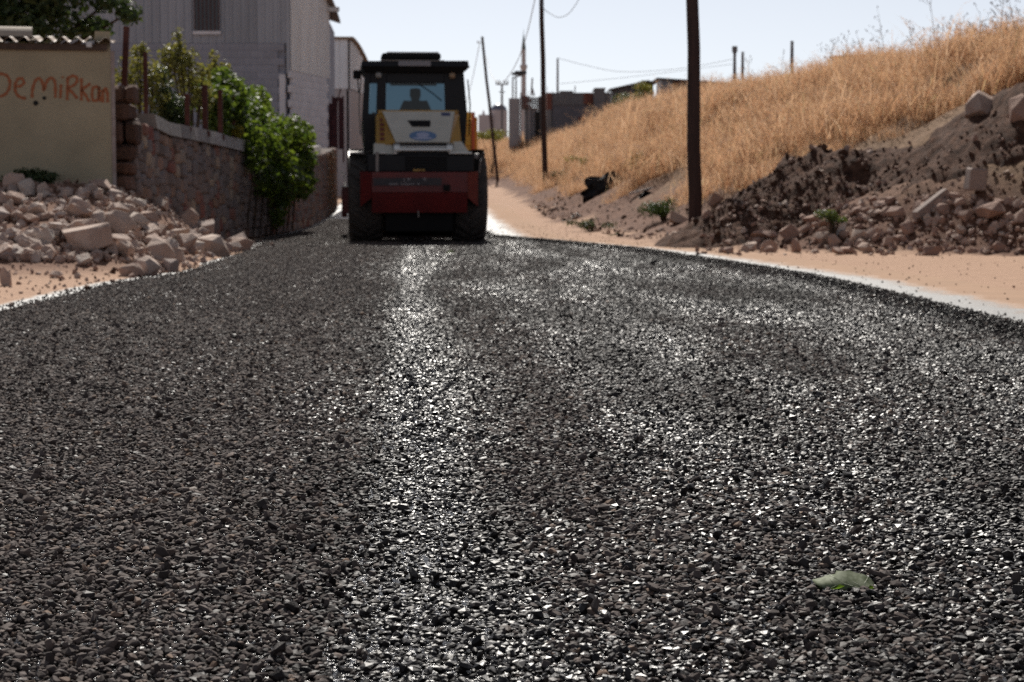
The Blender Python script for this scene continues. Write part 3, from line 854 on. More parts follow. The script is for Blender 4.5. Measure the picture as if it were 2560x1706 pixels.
for i in range(n2_):
    q = .03 + i * L2 / n2_
    link_mesh('cladding_panel', ribbed(L2 / n2_ - .02, rake2(q + L2 / n2_ * .6) - zm, 3).mesh('cladding_panel'), M_TINW, w2, (q * math.cos(ang2) + .06, q * math.sin(ang2), zm), (0, 0, ang2))
for i in range(n2_):
    q = .03 + i * L2 / n2_
    MB().box(0, L2 / n2_ - .03, -.05, .02, -.2, zm - .03, .01).build('wall_panel', MATS['stained render'], w2, loc=(q * math.cos(ang2) + .02, q * math.sin(ang2), 0), rot=(0, 0, ang2))
b = MB(); vs = []; k = 10
for i in range(k + 1):
    q = -.1 + (L2 + .5) * i / k; zz = rake2(max(0, q)) + .03
    for dx, dz in ((.2, 0), (.2, .1), (-4.6, .12), (-4.6, .02)): vs.append((q * math.cos(ang2) + dx, q * math.sin(ang2), zz + dz))
b.add(vs, [(i * 4 + j, i * 4 + (j + 1) % 4, i * 4 + 4 + (j + 1) % 4, i * 4 + 4 + j) for i in range(k) for j in range(4)] + [(0, 1, 2, 3), (k * 4 + 3, k * 4 + 2, k * 4 + 1, k * 4)])
b.build('roof', surf('brown roof edge', (.30, .20, .12), (.2, .13, .09), .7, 3), w2)
# maroon gate between the two
ga, gb = at(806, 335, 68), at(858, 240, 68)
gate = empty('gate', (ga.x, 68, wz(64)), 0, 'dark maroon sheet-metal gate between the two warehouses', 'gate')
M_MAR = surf('maroon paint', (.10, .022, .028), (.06, .018, .022), .55, 5, .4)
gw = gb.x - ga.x; gh = gb.z - wz(64)
for i in range(4):
    MB().box(i * gw / 4 + .01, (i + 1) * gw / 4 - .015, -.01, .01, .05, gh - .05 - .2 * (i < 2)).build('gate_panel', M_MAR, gate)
for x in (0, gw / 2, gw): MB().box(x - .025, x + .025, -.04, .03, -.4, gh).build('gate_post', M_MAR, gate)
b = MB(); b.tube([(.05, -.03, .1), (gw * .9, -.03, gh + .25)], .025, 6); b.build('brace', M_MAR, gate)

# ================================================================== ROAD ROLLER
RX, RY, RROT = -1.50, 31.7, R(5)
rol = empty('road_roller', (RX, RY, 0), RROT, 'dusty red and cream road roller with a black cab driving away', 'road roller')
M_RED = surf('red roller paint', (.165, .014, .014), (.10, .011, .012), .45, 3.5, .5, bump=.05)
M_BLK = surf('black roller paint', (.007, .007, .010), (.010, .010, .013), .5, 4, .3)
M_BLK2 = surf('matt black', (.008, .008, .009), (.012, .011, .011), .8, 6, .2)
M_CRM = surf('cream bonnet paint', (.58, .555, .49), (.50, .475, .41), .32, 2.5, .5, bump=.04)
M_YEL = surf('amber bonnet paint', (.42, .23, .03), (.33, .18, .03), .4, 3, .5)
M_WHT = surf('highlight white paint', (.80, .79, .75), (.68, .66, .62), .3, 4, .5)  # sun highlights put into white: bonnet rails, shoulder lips, roof lid, step
M_RUB = surf('dusty rubber', (.085, .075, .07), (.05, .045, .042), .82, 7, .3, bump=.25)
M_STEEL = surf('drum steel', (.14, .13, .125), (.07, .06, .055), .45, 5, .5, metal=.6)
M_GREY = surf('fender grey', (.32, .28, .26), (.22, .2, .19), .6, 6, .4)
t = NT('tinted cab glass')
tr = t.node('ShaderNodeBsdfTransparent'); tr.inputs[0].default_value = (.19, .265, .315, 1)
gl = t.node('ShaderNodeBsdfGlossy'); gl.inputs['Roughness'].default_value = .03
lw = t.node('ShaderNodeLayerWeight'); lw.inputs[0].default_value = .25
mx = t.node('ShaderNodeMixShader'); t.lk(t.math('MULTIPLY_ADD', lw.outputs['Fresnel'], .6, .02), mx.inputs[0])
t.lk(tr.outputs[0], mx.inputs[1]); t.lk(gl.outputs[0], mx.inputs[2]); t.lk(mx.outputs[0], t.out.inputs['Surface']); M_GLASS = t.m
def rb(name, m, *boxes, par=None, c=.008):
    b = MB()
    for q in boxes: b.box(*q, c)
    return b.build(name, m, par or rol)
def rp(name, m, vs, fs, par=None): return MB().add(vs, fs).build(name, m, par or rol)
HEX = [(0, 1, 2, 3), (7, 6, 5, 4), (0, 4, 5, 1), (1, 5, 6, 2), (2, 6, 7, 3), (3, 7, 4, 0)]
def hexa(name, m, rear, front, par=None):
    """rear: 4 pts (counter-clockwise seen from behind) ; front: the matching 4"""
    return rp(name, m, rear + front, HEX, par)
# wheels
def tyre_mesh():
    b = MB(); b.lathe([(-.20, .40), (-.265, .46), (-.275, .58), (-.255, .66), (-.22, .69), (.22, .69), (.255, .66), (.275, .58), (.265, .46), (.20, .40)], 40)
    for k in range(22):
        for sgn in (-1, 1):
            a = 2 * math.pi * (k + (.5 if sgn > 0 else 0)) / 22
            Mx = Matrix.Rotation(a, 4, 'X') @ Matrix.Translation((sgn * .125, 0, .695)) @ Matrix.Rotation(sgn * .7, 4, 'Z')
            bm = bmesh.new(); bmesh.ops.create_cube(bm, size=1, matrix=Mx @ Matrix.Diagonal((.30, .055, .05, 1))); b.bm(bm)
    return b.mesh('tyre')
tm = tyre_mesh(); tm.materials.append(M_RUB)
rim = MB().lathe([(-.19, .0), (-.19, .16), (-.12, .18), (-.12, .36), (-.20, .405), (.20, .405), (.12, .36), (.12, .18), (.19, .16), (.19, 0)], 28).mesh('rim'); rim.materials.append(M_YEL)
for sx_ in (-1, 1):
    w_ = link_mesh('wheel', tm, None, rol, (sx_ * .805, 0, .715))
    link_mesh('rim', rim, None, w_)
rb('rear_axle', M_BLK2, (-.6, .6, -.12, .12, .58, .84), (-.3, .3, -.3, .3, .45, .95))
# chassis and rear counterweight
rb('chassis', M_BLK2, (-.5, .5, -.85, 1.9, .72, 1.12))
rb('rear_shadow_plate', M_BLK2, (-.52, .52, -.82, -.76, .18, .55))  # matt black stands in for the shadow below the bumper
rear = [(-.73, -1.0, .50), (.73, -1.0, .50), (.73, -1.03, 1.09), (-.73, -1.03, 1.09)]
hexa('counterweight', M_RED, [(-.73, -.93, .47), (.73, -.93, .47), (.73, -1.03, .78), (-.73, -1.03, .78)], [(-.73, -.4, .47), (.73, -.4, .47), (.73, -.4, .78), (-.73, -.4, .78)])
hexa('rear_panel', M_RED, [(-.73, -1.031, .785), (.73, -1.031, .785), (.73, -1.04, 1.09), (-.73, -1.04, 1.09)], [(-.73, -.4, .785), (.73, -.4, .785), (.73, -.4, 1.09), (-.73, -.4, 1.09)])
for s_ in (-1, 1):
    r4 = [(s_ * .735, -1.02, .70), (s_ * .905, -.86, .56), (s_ * .905, -.86, 1.10), (s_ * .735, -1.035, 1.09)]
    f4 = [(s_ * .735, -.62, .70), (s_ * .905, -.62, .56), (s_ * .905, -.62, 1.10), (s_ * .735, -.62, 1.09)]
    hexa('corner_panel', M_RED, r4 if s_ > 0 else [r4[1], r4[0], r4[3], r4[2]], f4 if s_ > 0 else [f4[1], f4[0], f4[3], f4[2]])
strip = rb('name_strip', surf('worn slate strip', (.035, .036, .045), (.06, .045, .05), .6, 14), (-.71, .33, -1.049, -1.0405, .885, 1.0), c=.002)
b = MB()
def mark(x, z, w_, h, sl=0): b.add([(x + sl * 0, -1.052, z), (x + w_, -1.052, z), (x + w_ + sl, -1.052, z + h), (x + sl, -1.052, z + h), (x, -1.0495, z), (x + w_, -1.0495, z), (x + w_ + sl, -1.0495, z + h), (x + sl, -1.0495, z + h)], HEX)
for x in (.005, .07): mark(x - .25, .95, .014, .042)
mark(-.195, .985, .05, .012); mark(.045, .985, .055, .012); mark(.065, .95, .014, .034)
rr = random.Random(3); x = -.47
while x < .05:
    if rr.random() < .8:
        mark(x, .893, .010, .034, rr.uniform(-.012, .012)); mark(x + .014, .893 + rr.uniform(0, .025), .018, .009)
    x += .036
b.build('worn_lettering', surf('worn white letters', (.42, .40, .42), (.25, .22, .23), .7, 30), strip)
rb('tow_eye', M_BLK2, (.36, .46, -1.09, -1.032, .80, .90))
rb('tow_hook', M_GREY, (-.03, -.012, -1.0, -.96, .40, .50), c=.002)
# engine grille block
rb('engine_grille', M_BLK, (-.80, .84, -.97, .1, 1.095, 1.36), c=.015)
b = MB()
for k in range(5): b.box(-.22, .42, -.985, -.972, 1.13 + k * .042, 1.155 + k * .042, .003)
b.build('grille_slats', M_BLK2, rol)
rb('amber_label', M_YEL, (-.10, .02, -.992, -.986, 1.105, 1.135), (.03, .08, -.992, -.986, 1.105, 1.135), c=0)
rb('side_bracket', M_GREY, (-.67, -.625, -1.0, -.93, 1.092, 1.40), c=.004)
# bonnet
HB = [(-.36, -.86, 1.55), (.47, -.86, 1.55), (.57, -.45, 2.03), (-.55, -.45, 2.03)]
rp('bonnet', M_CRM, HB + [(x, y + .10, z - .05) for x, y, z in HB], HEX)
rb('bonnet_top', M_CRM, (-.57, .58, -.44, .72, 1.93, 2.035), c=.01)
rp('bonnet_side', M_YEL, [(-.365, -.862, 1.548), (-.555, -.452, 2.028), (-.63, -.36, 1.99), (-.66, -.80, 1.47), (-.365, -.75, 1.43), (-.52, -.3, 1.85), (-.58, -.2, 1.8), (-.60, -.6, 1.38)], HEX)
rp('bonnet_side', M_YEL, [(.475, -.862, 1.548), (.66, -.80, 1.47), (.64, -.36, 1.99), (.575, -.452, 2.028), (.475, -.75, 1.43), (.60, -.6, 1.38), (.60, -.2, 1.8), (.53, -.3, 1.85)], HEX)
rb('bonnet_body', M_BLK2, (-.56, .56, -.74, .70, 1.30, 1.52))
rb('bonnet_rim', M_YEL, (-.62, .63, -.43, -.40, 1.99, 2.055), c=.012)
for x0_, x1_ in ((-.64, -.575), (.585, .65)): rb('bonnet_flank', M_YEL, (x0_, x1_, -.35, .72, 1.5, 1.99))
# shoulders left and right of the bonnet
rp('bonnet_shoulder', M_CRM, [(-.70, -.95, 1.365), (-.37, -.95, 1.365), (-.37, -.84, 1.50), (-.69, -.80, 1.535), (-.70, -.5, 1.365), (-.37, -.5, 1.365), (-.37, -.5, 1.50), (-.69, -.5, 1.535)], HEX)
rp('bonnet_shoulder', M_CRM, [(.48, -.95, 1.37), (.78, -.95, 1.37), (.66, -.80, 1.56), (.48, -.82, 1.56), (.48, -.4, 1.37), (.78, -.4, 1.37), (.66, -.4, 1.56), (.48, -.4, 1.56)], HEX)
rb('shoulder_lip', M_WHT, (-.60, -.52, -1.03, -.93, 1.366, 1.39), (-.40, -.34, -1.03, -.93, 1.366, 1.39)); rb('shoulder_lip', M_WHT, (.45, .80, -1.05, -.93, 1.366, 1.395))
# bonnet handle rail, its sun glint put into white paint
rp('bonnet_handle', M_WHT, [(-.37, -1.02, 1.425), (.50, -1.02, 1.425), (.50, -.97, 1.452), (-.37, -.97, 1.452), (-.37, -1.0, 1.41), (.50, -1.0, 1.41), (.50, -.95, 1.43), (-.37, -.95, 1.43)], HEX)
rp('bonnet_handle', M_WHT, [(-.33, -.93, 1.472), (.47, -.93, 1.472), (.47, -.87, 1.505), (-.33, -.87, 1.505), (-.33, -.91, 1.45), (.47, -.91, 1.45), (.47, -.85, 1.48), (-.33, -.85, 1.48)], HEX)
for xa, xb in ((-.39, -.30), (.42, .51)):
    rp('handle_end', M_WHT, [(xa, -1.025, 1.43), (xb, -1.025, 1.43), (xb, -.86, 1.53), (xa, -.86, 1.53), (xa, -1.0, 1.40), (xb, -1.0, 1.40), (xb, -.83, 1.49), (xa, -.83, 1.49)], HEX)
rb('handle_recess', M_BLK, (-.40, .52, -.90, -.80, 1.34, 1.52), c=0)
# intake and emblem lie in the bonnet plane
bn = Vector((0, -.48, 1.52)).normalized()
def bp(x, q, off): # q 0..1 up the slope
    return (x, -.86 + .41 * q - .76 * off, 1.55 + .48 * q + .65 * off)
def slab(name, m, x0, x1, q0, q1, h, x0t=None, x1t=None, par=None):
    x0t = x0 if x0t is None else x0t; x1t = x1 if x1t is None else x1t
    lo, hi = .002, h
    return rp(name, m, [bp(x0, q0, lo), bp(x1, q0, lo), bp(x1t, q1, lo), bp(x0t, q1, lo), bp(x0, q0, hi), bp(x1, q0, hi), bp(x1t, q1, hi), bp(x0t, q1, hi)], HEX, par)
slab('intake', M_BLK2, -.10, .18, .50, .70, .008, -.17, .19)
b = MB()
M_EMB = surf('blue emblem', (.10, .19, .36), (.14, .22, .36), .5, 25); M_EMB2 = surf('pale emblem centre', (.34, .38, .55), (.45, .47, .6), .5, 25)
def oval(x, q, a, c_, h, m, name, par=None):
    n = 28; vs = [bp(x + a * math.cos(k * 2 * math.pi / n), q + c_ * math.sin(k * 2 * math.pi / n), o_) for o_ in (.0015, h) for k in range(n)]
    return rp(name, m, vs, [tuple(range(n)), tuple(range(2 * n - 1, n - 1, -1))] + [(k, (k + 1) % n, n + (k + 1) % n, n + k) for k in range(n)], par)
em = oval(.06, .20, .21, .16, .005, M_EMB, 'emblem'); oval(.06, .23, .10, .08, .009, M_EMB2, 'emblem_centre', em); oval(.06, .12, .16, .035, .008, M_EMB2, 'emblem_band', em)
slab('blue_sticker', surf('blue sticker', (.07, .08, .16), (.09, .1, .18), .5), .36, .50, .86, .97, .004)
b = MB(); rr = random.Random(9)
for k in range(5):
    z_ = 1.58 + k * .075; y0 = -.80 + (z_ - 1.5) * .86; b.add([(-.60, y0 - .03, z_), (-.53, y0 - .045, z_), (-.53, y0 - .005, z_ + .045), (-.60, y0 + .005, z_ + .045)], [(0, 1, 2, 3)])
b.build('side_lettering', surf('red side letters', (.18, .04, .03), (.12, .03, .02), .6), rol)
# fenders, tank, lamps
rp('fender', M_GREY, [(-1.06, -.50, 1.375), (-.84, -.50, 1.375), (-.84, -.50, 1.40), (-1.06, -.50, 1.40), (-1.06, .5, 1.44), (-.84, .5, 1.44), (-.84, .5, 1.465), (-1.06, .5, 1.465)], HEX)
rb('tank', M_GREY, (-1.05, -.86, -.1, .5, 1.455, 1.36 + .085), c=.01)
rb('fender', M_BLK2, (.86, 1.04, -.35, .5, 1.425, 1.45))
b = MB(); b.tube([(.93, -.78, 1.08), (.95, -.8, 1.27), (.97, -.75, 1.31)], .012, 6); b.build('grab_rail', M_GREY, rol)
b = MB(); b.lathe([(0, .055), (.06, .06), (.07, 0)], 14, 'x', (.87, -.55, 1.33)); b.build('work_lamp', M_GREY, rol)
rb('hydraulic_valve', M_BLK2, (.82, .95, -.6, -.3, 1.12, 1.34))
# cab
z0, zs, zt_ = 1.30, 2.05, 2.68
yr, yf = .76, 2.25
def pane(name, vs):
    n = len(vs); nv = [tuple(v) for v in vs]; return MB().add(nv, [tuple(range(n))]).build(name, M_GLASS, rol, fix=False)
hexa('cab_rear_wall', M_BLK, [(-.78, yr, z0), (.78, yr, z0), (.845, yr, 2.04), (-.845, yr, 2.04)], [(-.78, yr + .05, z0), (.78, yr + .05, z0), (.845, yr + .05, 2.04), (-.845, yr + .05, 2.04)])
def pillar(name, x0a, x1a, x0b, x1b, za, zb, ya, yb, m=M_BLK):
    hexa(name, m, [(x0a, ya, za), (x1a, ya, za), (x1b, ya, zb), (x0b, ya, zb)], [(x0a, yb, za), (x1a, yb, za), (x1b, yb, zb), (x0b, yb, zb)])
pillar('cab_pillar', .49, .845, .47, .79, 2.041, 2.70, yr, yr + .08)
pillar('cab_pillar', -.845, -.745, -.79, -.71, 2.041, 2.70, yr, yr + .08)
pillar('cab_pillar', -.625, -.47, -.60, -.455, 2.041, 2.70, yr, yr + .08)
rb('window_header', M_BLK, (-.455, .47, yr, yr + .07, 2.535, 2.70)); rb('window_header', M_BLK, (-.712, -.60, yr, yr + .07, 2.535, 2.70))
pane('rear_window', [(-.47, yr + .03, 2.04), (.49, yr + .03, 2.04), (.47, yr + .03, 2.54), (-.455, yr + .03, 2.54)])
pane('quarter_window', [(-.745, yr + .03, 2.04), (-.625, yr + .03, 2.04), (-.60, yr + .03, 2.54), (-.712, yr + .03, 2.54)])
b = MB(); b.tube([(.06, yr - .02, 2.52), (.30, yr - .025, 2.36), (.43, yr - .02, 2.25)], .010, 6); b.build('wiper', M_BLK2, rol)
# front of the cab
pillar('cab_pillar', -.845, -.77, -.79, -.72, 1.9, 2.70, yf - .08, yf); pillar('cab_pillar', .77, .845, .72, .79, 1.9, 2.70, yf - .08, yf)
hexa('cab_front_wall', M_BLK, [(-.78, yf - .05, z0), (.78, yf - .05, z0), (.845, yf - .05, 1.90), (-.845, yf - .05, 1.90)], [(-.78, yf, z0), (.78, yf, z0), (.845, yf, 1.90), (-.845, yf, 1.90)])
rb('window_header', M_BLK, (-.72, .72, yf - .07, yf, 2.60, 2.70))
pane('front_window', [(-.78, yf - .03, 1.90), (.78, yf - .03, 1.90), (.72, yf - .03, 2.60), (-.72, yf - .03, 2.60)])
rb('sun_visor', surf('pinkish visor', (.22, .15, .15), (.18, .13, .13), .6), (-.36, .42, yf - .12, yf - .10, 2.56, 2.62), c=0)
rb('ceiling_console', M_BLK2, (-.15, .22, yr + .15, yr + .5, 2.56, 2.66))
for s_ in (-1, 1):
    hexa('cab_side_wall', M_BLK, [(s_ * .80, yr + .05, z0), (s_ * .77, yr + .05, z0), (s_ * .83, yr + .05, 2.0), (s_ * .845, yr + .05, 2.0)], [(s_ * .80, yf - .05, z0), (s_ * .77, yf - .05, z0), (s_ * .83, yf - .05, 1.8), (s_ * .845, yf - .05, 1.8)])
    pane('side_window', [(s_ * .838, yr + .06, 2.0), (s_ * .838, yf - .06, 1.8), (s_ * .775, yf - .06, 2.68), (s_ * .775, yr + .06, 2.68)])
    b = MB(); b.tube([(s_ * .86, yr + .1, 2.6), (s_ * .90, yr + .12, 2.2), (s_ * .88, yr + .1, 1.7)], .012, 6); b.build('grab_handle', M_GREY if s_ < 0 else M_BLK2, rol)
rb('cab_floor', M_BLK2, (-.76, .76, yr + .06, yf - .06, 1.27, 1.31))
# roof
rp('cab_roof', M_BLK2, [(-.80, yr - .10, 2.70), (.77, yr - .10, 2.70), (.885, yr - .18, 2.79), (-.865, yr - .18, 2.79), (-.80, yf + .1, 2.70), (.77, yf + .1, 2.70), (.885, yf + .18, 2.79), (-.865, yf + .18, 2.79)], HEX)
rp('roof_cap', M_BLK, [(-.865, yr - .18, 2.792), (.865, yr - .18, 2.792), (.85, yr - .16, 2.885), (-.85, yr - .16, 2.872), (-.865, yf + .18, 2.792), (.865, yf + .18, 2.792), (.85, yf + .16, 2.90), (-.85, yf + .16, 2.89)], HEX)
rb('air_conditioner', M_BLK2, (-.53, .42, yr - .05, yr + .85, 2.905, 3.01), c=.025)
rb('conditioner_lid', M_WHT, (-.45, .39, yr + .02, yr + .8, 3.008, 3.035), c=.012)  # white lid stands in for sun glare on the roof unit
rb('roof_rail', M_GREY, (-.54, .47, yr - .185, yr - .17, 2.876, 2.89), c=.002)
rb('roof_sign', surf('faded grey sign', (.27, .26, .28), (.22, .21, .23), .6, 30), (-.27, .25, yr - .20, yr - .184, 2.795, 2.872), c=.004)
for x, m in ((-.585, surf('clear lamp', (.34, .32, .30), None, .25, 9)), (.60, surf('amber lamp', (.36, .25, .16), None, .3, 9))):
    b = MB(); b.lathe([(-.045, 0), (-.045, .04), (0, .055), (.045, .04), (.045, 0)], 12, 'x', (x, yr - .06, 2.655)); b.build('rear_lamp', m, rol)
rb('mirror', M_BLK2, (-.99, -.86, yr + .1, yr + .16, 2.60, 2.74)); b = MB(); b.tube([(-.8, yr + .3, 2.74), (-.92, yr + .14, 2.66), (-.90, yr + .15, 2.38)], .014, 6); b.build('mirror_arm', M_BLK2, rol)
# seat and steering wheel
rb('seat', M_BLK2, (-.23, .25, 1.12, 1.55, 1.50, 1.62), c=.03); rb('seat_back', M_BLK2, (-.20, .22, 1.08, 1.16, 1.63, 2.1), c=.03); rb('seat_base', M_BLK2, (-.15, .17, 1.18, 1.5, 1.315, 1.495))
b = MB(); n = 24; b.add([(.01 + .2 * math.cos(a_), 1.82 + .1 * math.sin(a_), 1.93 + .14 * math.sin(a_)) for a_ in [k * 2 * math.pi / n for k in range(n)]], []); ring = b.v[:]
b = MB(); b.tube(ring + [ring[0]], .014, 6, cap=False); b.tube([(.01, 1.82, 1.93), (.01, 2.0, 1.55), (.01, 2.05, 1.32)], .03, 7); b.build('steering_wheel', M_BLK2, rol)
# front frame and drum
rb('articulation', M_BLK2, (-.3, .3, 1.9, 2.5, .6, 1.05))
rb('drum_frame', M_RED, (-1.18, 1.18, 2.35, 2.52, .42, .86)); rb('drum_frame', M_RED, (-1.18, 1.18, 4.25, 4.4, .45, .82))
for s_ in (-1, 1): rb('drum_frame_side', M_RED, (min(s_ * 1.09, s_ * 1.18), max(s_ * 1.09, s_ * 1.18), 2.522, 4.248, .35, .80), c=.01)
b = MB(); b.lathe([(-1.06, .0), (-1.06, .55), (-1.02, .72), (-1.06, .74), (1.06, .74), (1.02, .72), (1.06, .55), (1.06, 0)], 56, 'x', (0, 3.4, .745)); b.build('drum', M_STEEL, rol, smooth=False)
rb('front_step', M_WHT, (-1.20, -1.06, 2.3, 2.5, .865, .885)); b = MB(); b.tube([(-1.12, 2.4, .88), (-1.14, 2.4, 1.1), (-1.20, 2.4, 1.12)], .016, 6); b.build('front_mirror_stalk', M_WHT, rol)  # white puts the sun highlights into the step and the mirror stalk

# ---- driver
def skin_body(name, verts, edges, loc, rz, sub=2):
    me = bpy.data.meshes.new(name); me.from_pydata([v[0] for v in verts], edges, []); me.update()
    o = bpy.data.objects.new(name, me); COL.objects.link(o)
    md = o.modifiers.new('skin', 'SKIN'); md.use_smooth_shade = True
    for i, v in enumerate(verts):
        r_ = v[1] if isinstance(v[1], tuple) else (v[1], v[1]); o.data.skin_vertices[0].data[i].radius = r_
    o.data.skin_vertices[0].data[0].use_root = True
    sb = o.modifiers.new('sub', 'SUBSURF'); sb.levels = sub; sb.render_levels = sub
    dg = bpy.context.evaluated_depsgraph_get(); dg.update()
    me2 = bpy.data.meshes.new_from_object(o.evaluated_get(dg)); o.modifiers.clear(); o.data = me2
    o.location = loc; o.rotation_euler = (0, 0, rz)
    return o
V = []; E = []
def vt(p, r_, par=None):
    V.append((p, r_)); i = len(V) - 1
    if par is not None: E.append((par, i))
    return i
pel = vt((0, 0, 0), (.17, .14)); wst = vt((0, .0, .17), (.165, .12), pel); che = vt((0, .0, .37), (.19, .135), wst); nb_ = vt((0, .01, .50), (.085, .08), che); nk = vt((0, .02, .55), .066, nb_)
hd = vt((0, .03, .62), (.098, .108), nk); tp_ = vt((0, .025, .70), (.092, .105), hd)
vt((0, .135, .625), .016, hd)
for s_ in (-1, 1):
    ear = vt((s_ * .088, .02, .62), .018, hd)
    sh_ = vt((s_ * .165, .0, .47), .082, che); el = vt((s_ * .25, .12, .23), .06, sh_); wr = vt((s_ * .16, .37, .26), .033, el); pa = vt((s_ * .155, .44, .285), (.042, .022), wr)
    for k in range(4):
        dx = (k - 1.5) * .019; f1 = vt((s_ * .155 + dx, .485, .30), .0095, pa); f2 = vt((s_ * .155 + dx, .51, .28), .009, f1); vt((s_ * .155 + dx, .50, .257), .008, f2)
    t1 = vt((s_ * .115, .43, .275), .011, pa); vt((s_ * .10, .46, .262), .009, t1)
    hp = vt((s_ * .09, .05, -.02), .095, pel); kn = vt((s_ * .14, .43, .0), .065, hp); an = vt((s_ * .14, .50, -.30), .042, kn); ft = vt((s_ * .14, .60, -.335), (.045, .03), an)
Mr = Matrix.Translation((RX, RY, 0)) @ Matrix.Rotation(RROT, 4, 'Z')
per = skin_body('person', V, E, Mr @ Vector((.03, 1.33, 1.745)), RROT)
tag(per, 'person in dark clothes and a cap seated at the wheel, seen from behind', 'person')
per.data.materials.clear()
for m in (surf('dark jacket', (.02, .022, .035), (.03, .03, .045), .9), surf('skin', (.25, .13, .09), (.22, .11, .08), .6), surf('dark trousers', (.025, .025, .03), (.03, .03, .035), .9)): per.data.materials.append(m)
for p in per.data.polygons:
    c_ = p.center; p.use_smooth = True
    p.material_index = 1 if (c_.z > .53 or (c_.y > .39 and c_.z > .15)) else (2 if c_.z < .06 else 0)
b = MB(); b.lathe([(.635, .078), (.64, .088), (.69, .089), (.725, .078), (.735, 0)], 20, 'z', (0, .02, 0)); b.prism([(-.07, .10), (.07, .10), (.06, .19), (0, .205), (-.06, .19)], .645, .655, 'z')
b.build('cap', surf('dark cap', (.02, .02, .03), (.03, .03, .04), .9), per)
for s_ in (-1, 1):
    b = MB(); b.lathe([(-.012, 0), (-.006, .012), (.006, .012), (.012, 0)], 10, 'x', (s_ * .033, .108, .635)); b.build('eye', surf('eye', (.5, .5, .5), (.1, .08, .06), .2), per)
b = MB(); b.box(-.025, .025, .108, .118, .575, .582, .002); b.build('mouth', surf('lips', (.2, .07, .06), None, .5), per)

# ================================================================== YELLOW TIPPER TRUCK AHEAD
TY = 48.0
tx1 = at(1187, 300, TY).x; tx0 = tx1 - 2.45; tz = zroad(TY); tt = at(1187, 281, TY).z - tz
trk = empty('tipper_truck', ((tx0 + tx1) / 2, TY, tz), R(2), 'yellow tipper truck ahead of the roller, only its tailgate corner showing', 'truck')
M_TY = surf('truck yellow', (.72, .38, .035), (.6, .31, .03), .45, 3, .5); M_TO = surf('truck orange', (.6, .10, .025), (.5, .09, .025), .45, 3, .5)
def tb_(name, m, *bx, c=.01): 
    b = MB()
    for q in bx: b.box(*q, c)
    return b.build(name, m, trk)
hw = 1.225; bz = .95
tb_('tailgate', M_TY, (-hw + .08, hw - .08, 0, .06, bz, tt - .16))
for k in range(6): tb_('tailgate_rib', M_TY, (-hw + .09, hw - .09, -.06, -.002, bz + .05 + k * .245, bz + .12 + k * .245))
tb_('rear_post', M_TO, (hw - .075, hw, -.07, .12, bz - .1, tt)); tb_('rear_post', M_TO, (-hw, -hw + .075, -.07, .12, bz - .1, tt))
tb_('bed_side', M_TY, (hw - .06, hw, .122, 5.2, bz, tt - .05)); tb_('bed_side', M_TY, (-hw, -hw + .06, .122, 5.2, bz, tt - .05))
for s_ in (-1, 1):
    for k in range(6): tb_('side_rib', M_TY, (min(s_ * hw * 1.002, s_ * (hw + .07)), max(s_ * hw * 1.002, s_ * (hw + .07)), .5 + k * .85, .6 + k * .85, bz, tt - .1))
tb_('bed_floor', M_TY, (-hw + .06, hw - .06, .06, 5.2, bz - .08, bz)); tb_('headboard', M_TY, (-hw, hw, 5.2, 5.28, bz, tt + .2))
b = MB(); n = 14; vs = []
for j in range(n + 1):
    for i in range(n + 1):
        x = -hw + .07 + (2 * hw - .14) * i / n; y = .08 + 5.0 * j / n; vs.append((x, y, tt - .22 + .2 * math.sin(math.pi * i / n) * math.sin(math.pi * min(1, j / n * 1.2)) + .03 * fbm(x * 3, y * 3)))
b.add(vs, [(j * (n + 1) + i, j * (n + 1) + i + 1, (j + 1) * (n + 1) + i + 1, (j + 1) * (n + 1) + i) for j in range(n) for i in range(n)]).build('load', surf('pale aggregate', (.5, .44, .37), (.4, .34, .28), .9, 30, bump=.6), trk)
tb_('chassis', M_BLK2, (-.45, .45, -.1, 7.0, .65, .87)); tb_('cab', M_TY, (-1.2, 1.2, 5.5, 7.3, .9, 2.75), c=.08); tb_('windscreen', MATS['dirty dark glass'], (-1.05, 1.05, 7.27, 7.31, 1.8, 2.55))
for s_ in (-1, 1):
    tb_('tail_lamp', M_TO, (min(s_ * .7, s_ * .95), max(s_ * .7, s_ * .95), -.08, -.03, .72, .84), c=.005)
    for y in (1.0, 2.35, 6.2):
        w_ = MB().lathe([(-.16, .25), (-.18, .48), (-.12, .52), (.12, .52), (.18, .48), (.16, .25)], 28, 'x').build('wheel', M_RUB, trk, loc=(s_ * .98, y, .52)); MB().lathe([(-.17, 0), (-.1, .15), (-.16, .26), (.16, .26), (.1, .15), (.17, 0)], 20, 'x').build('rim', M_TO, w_)

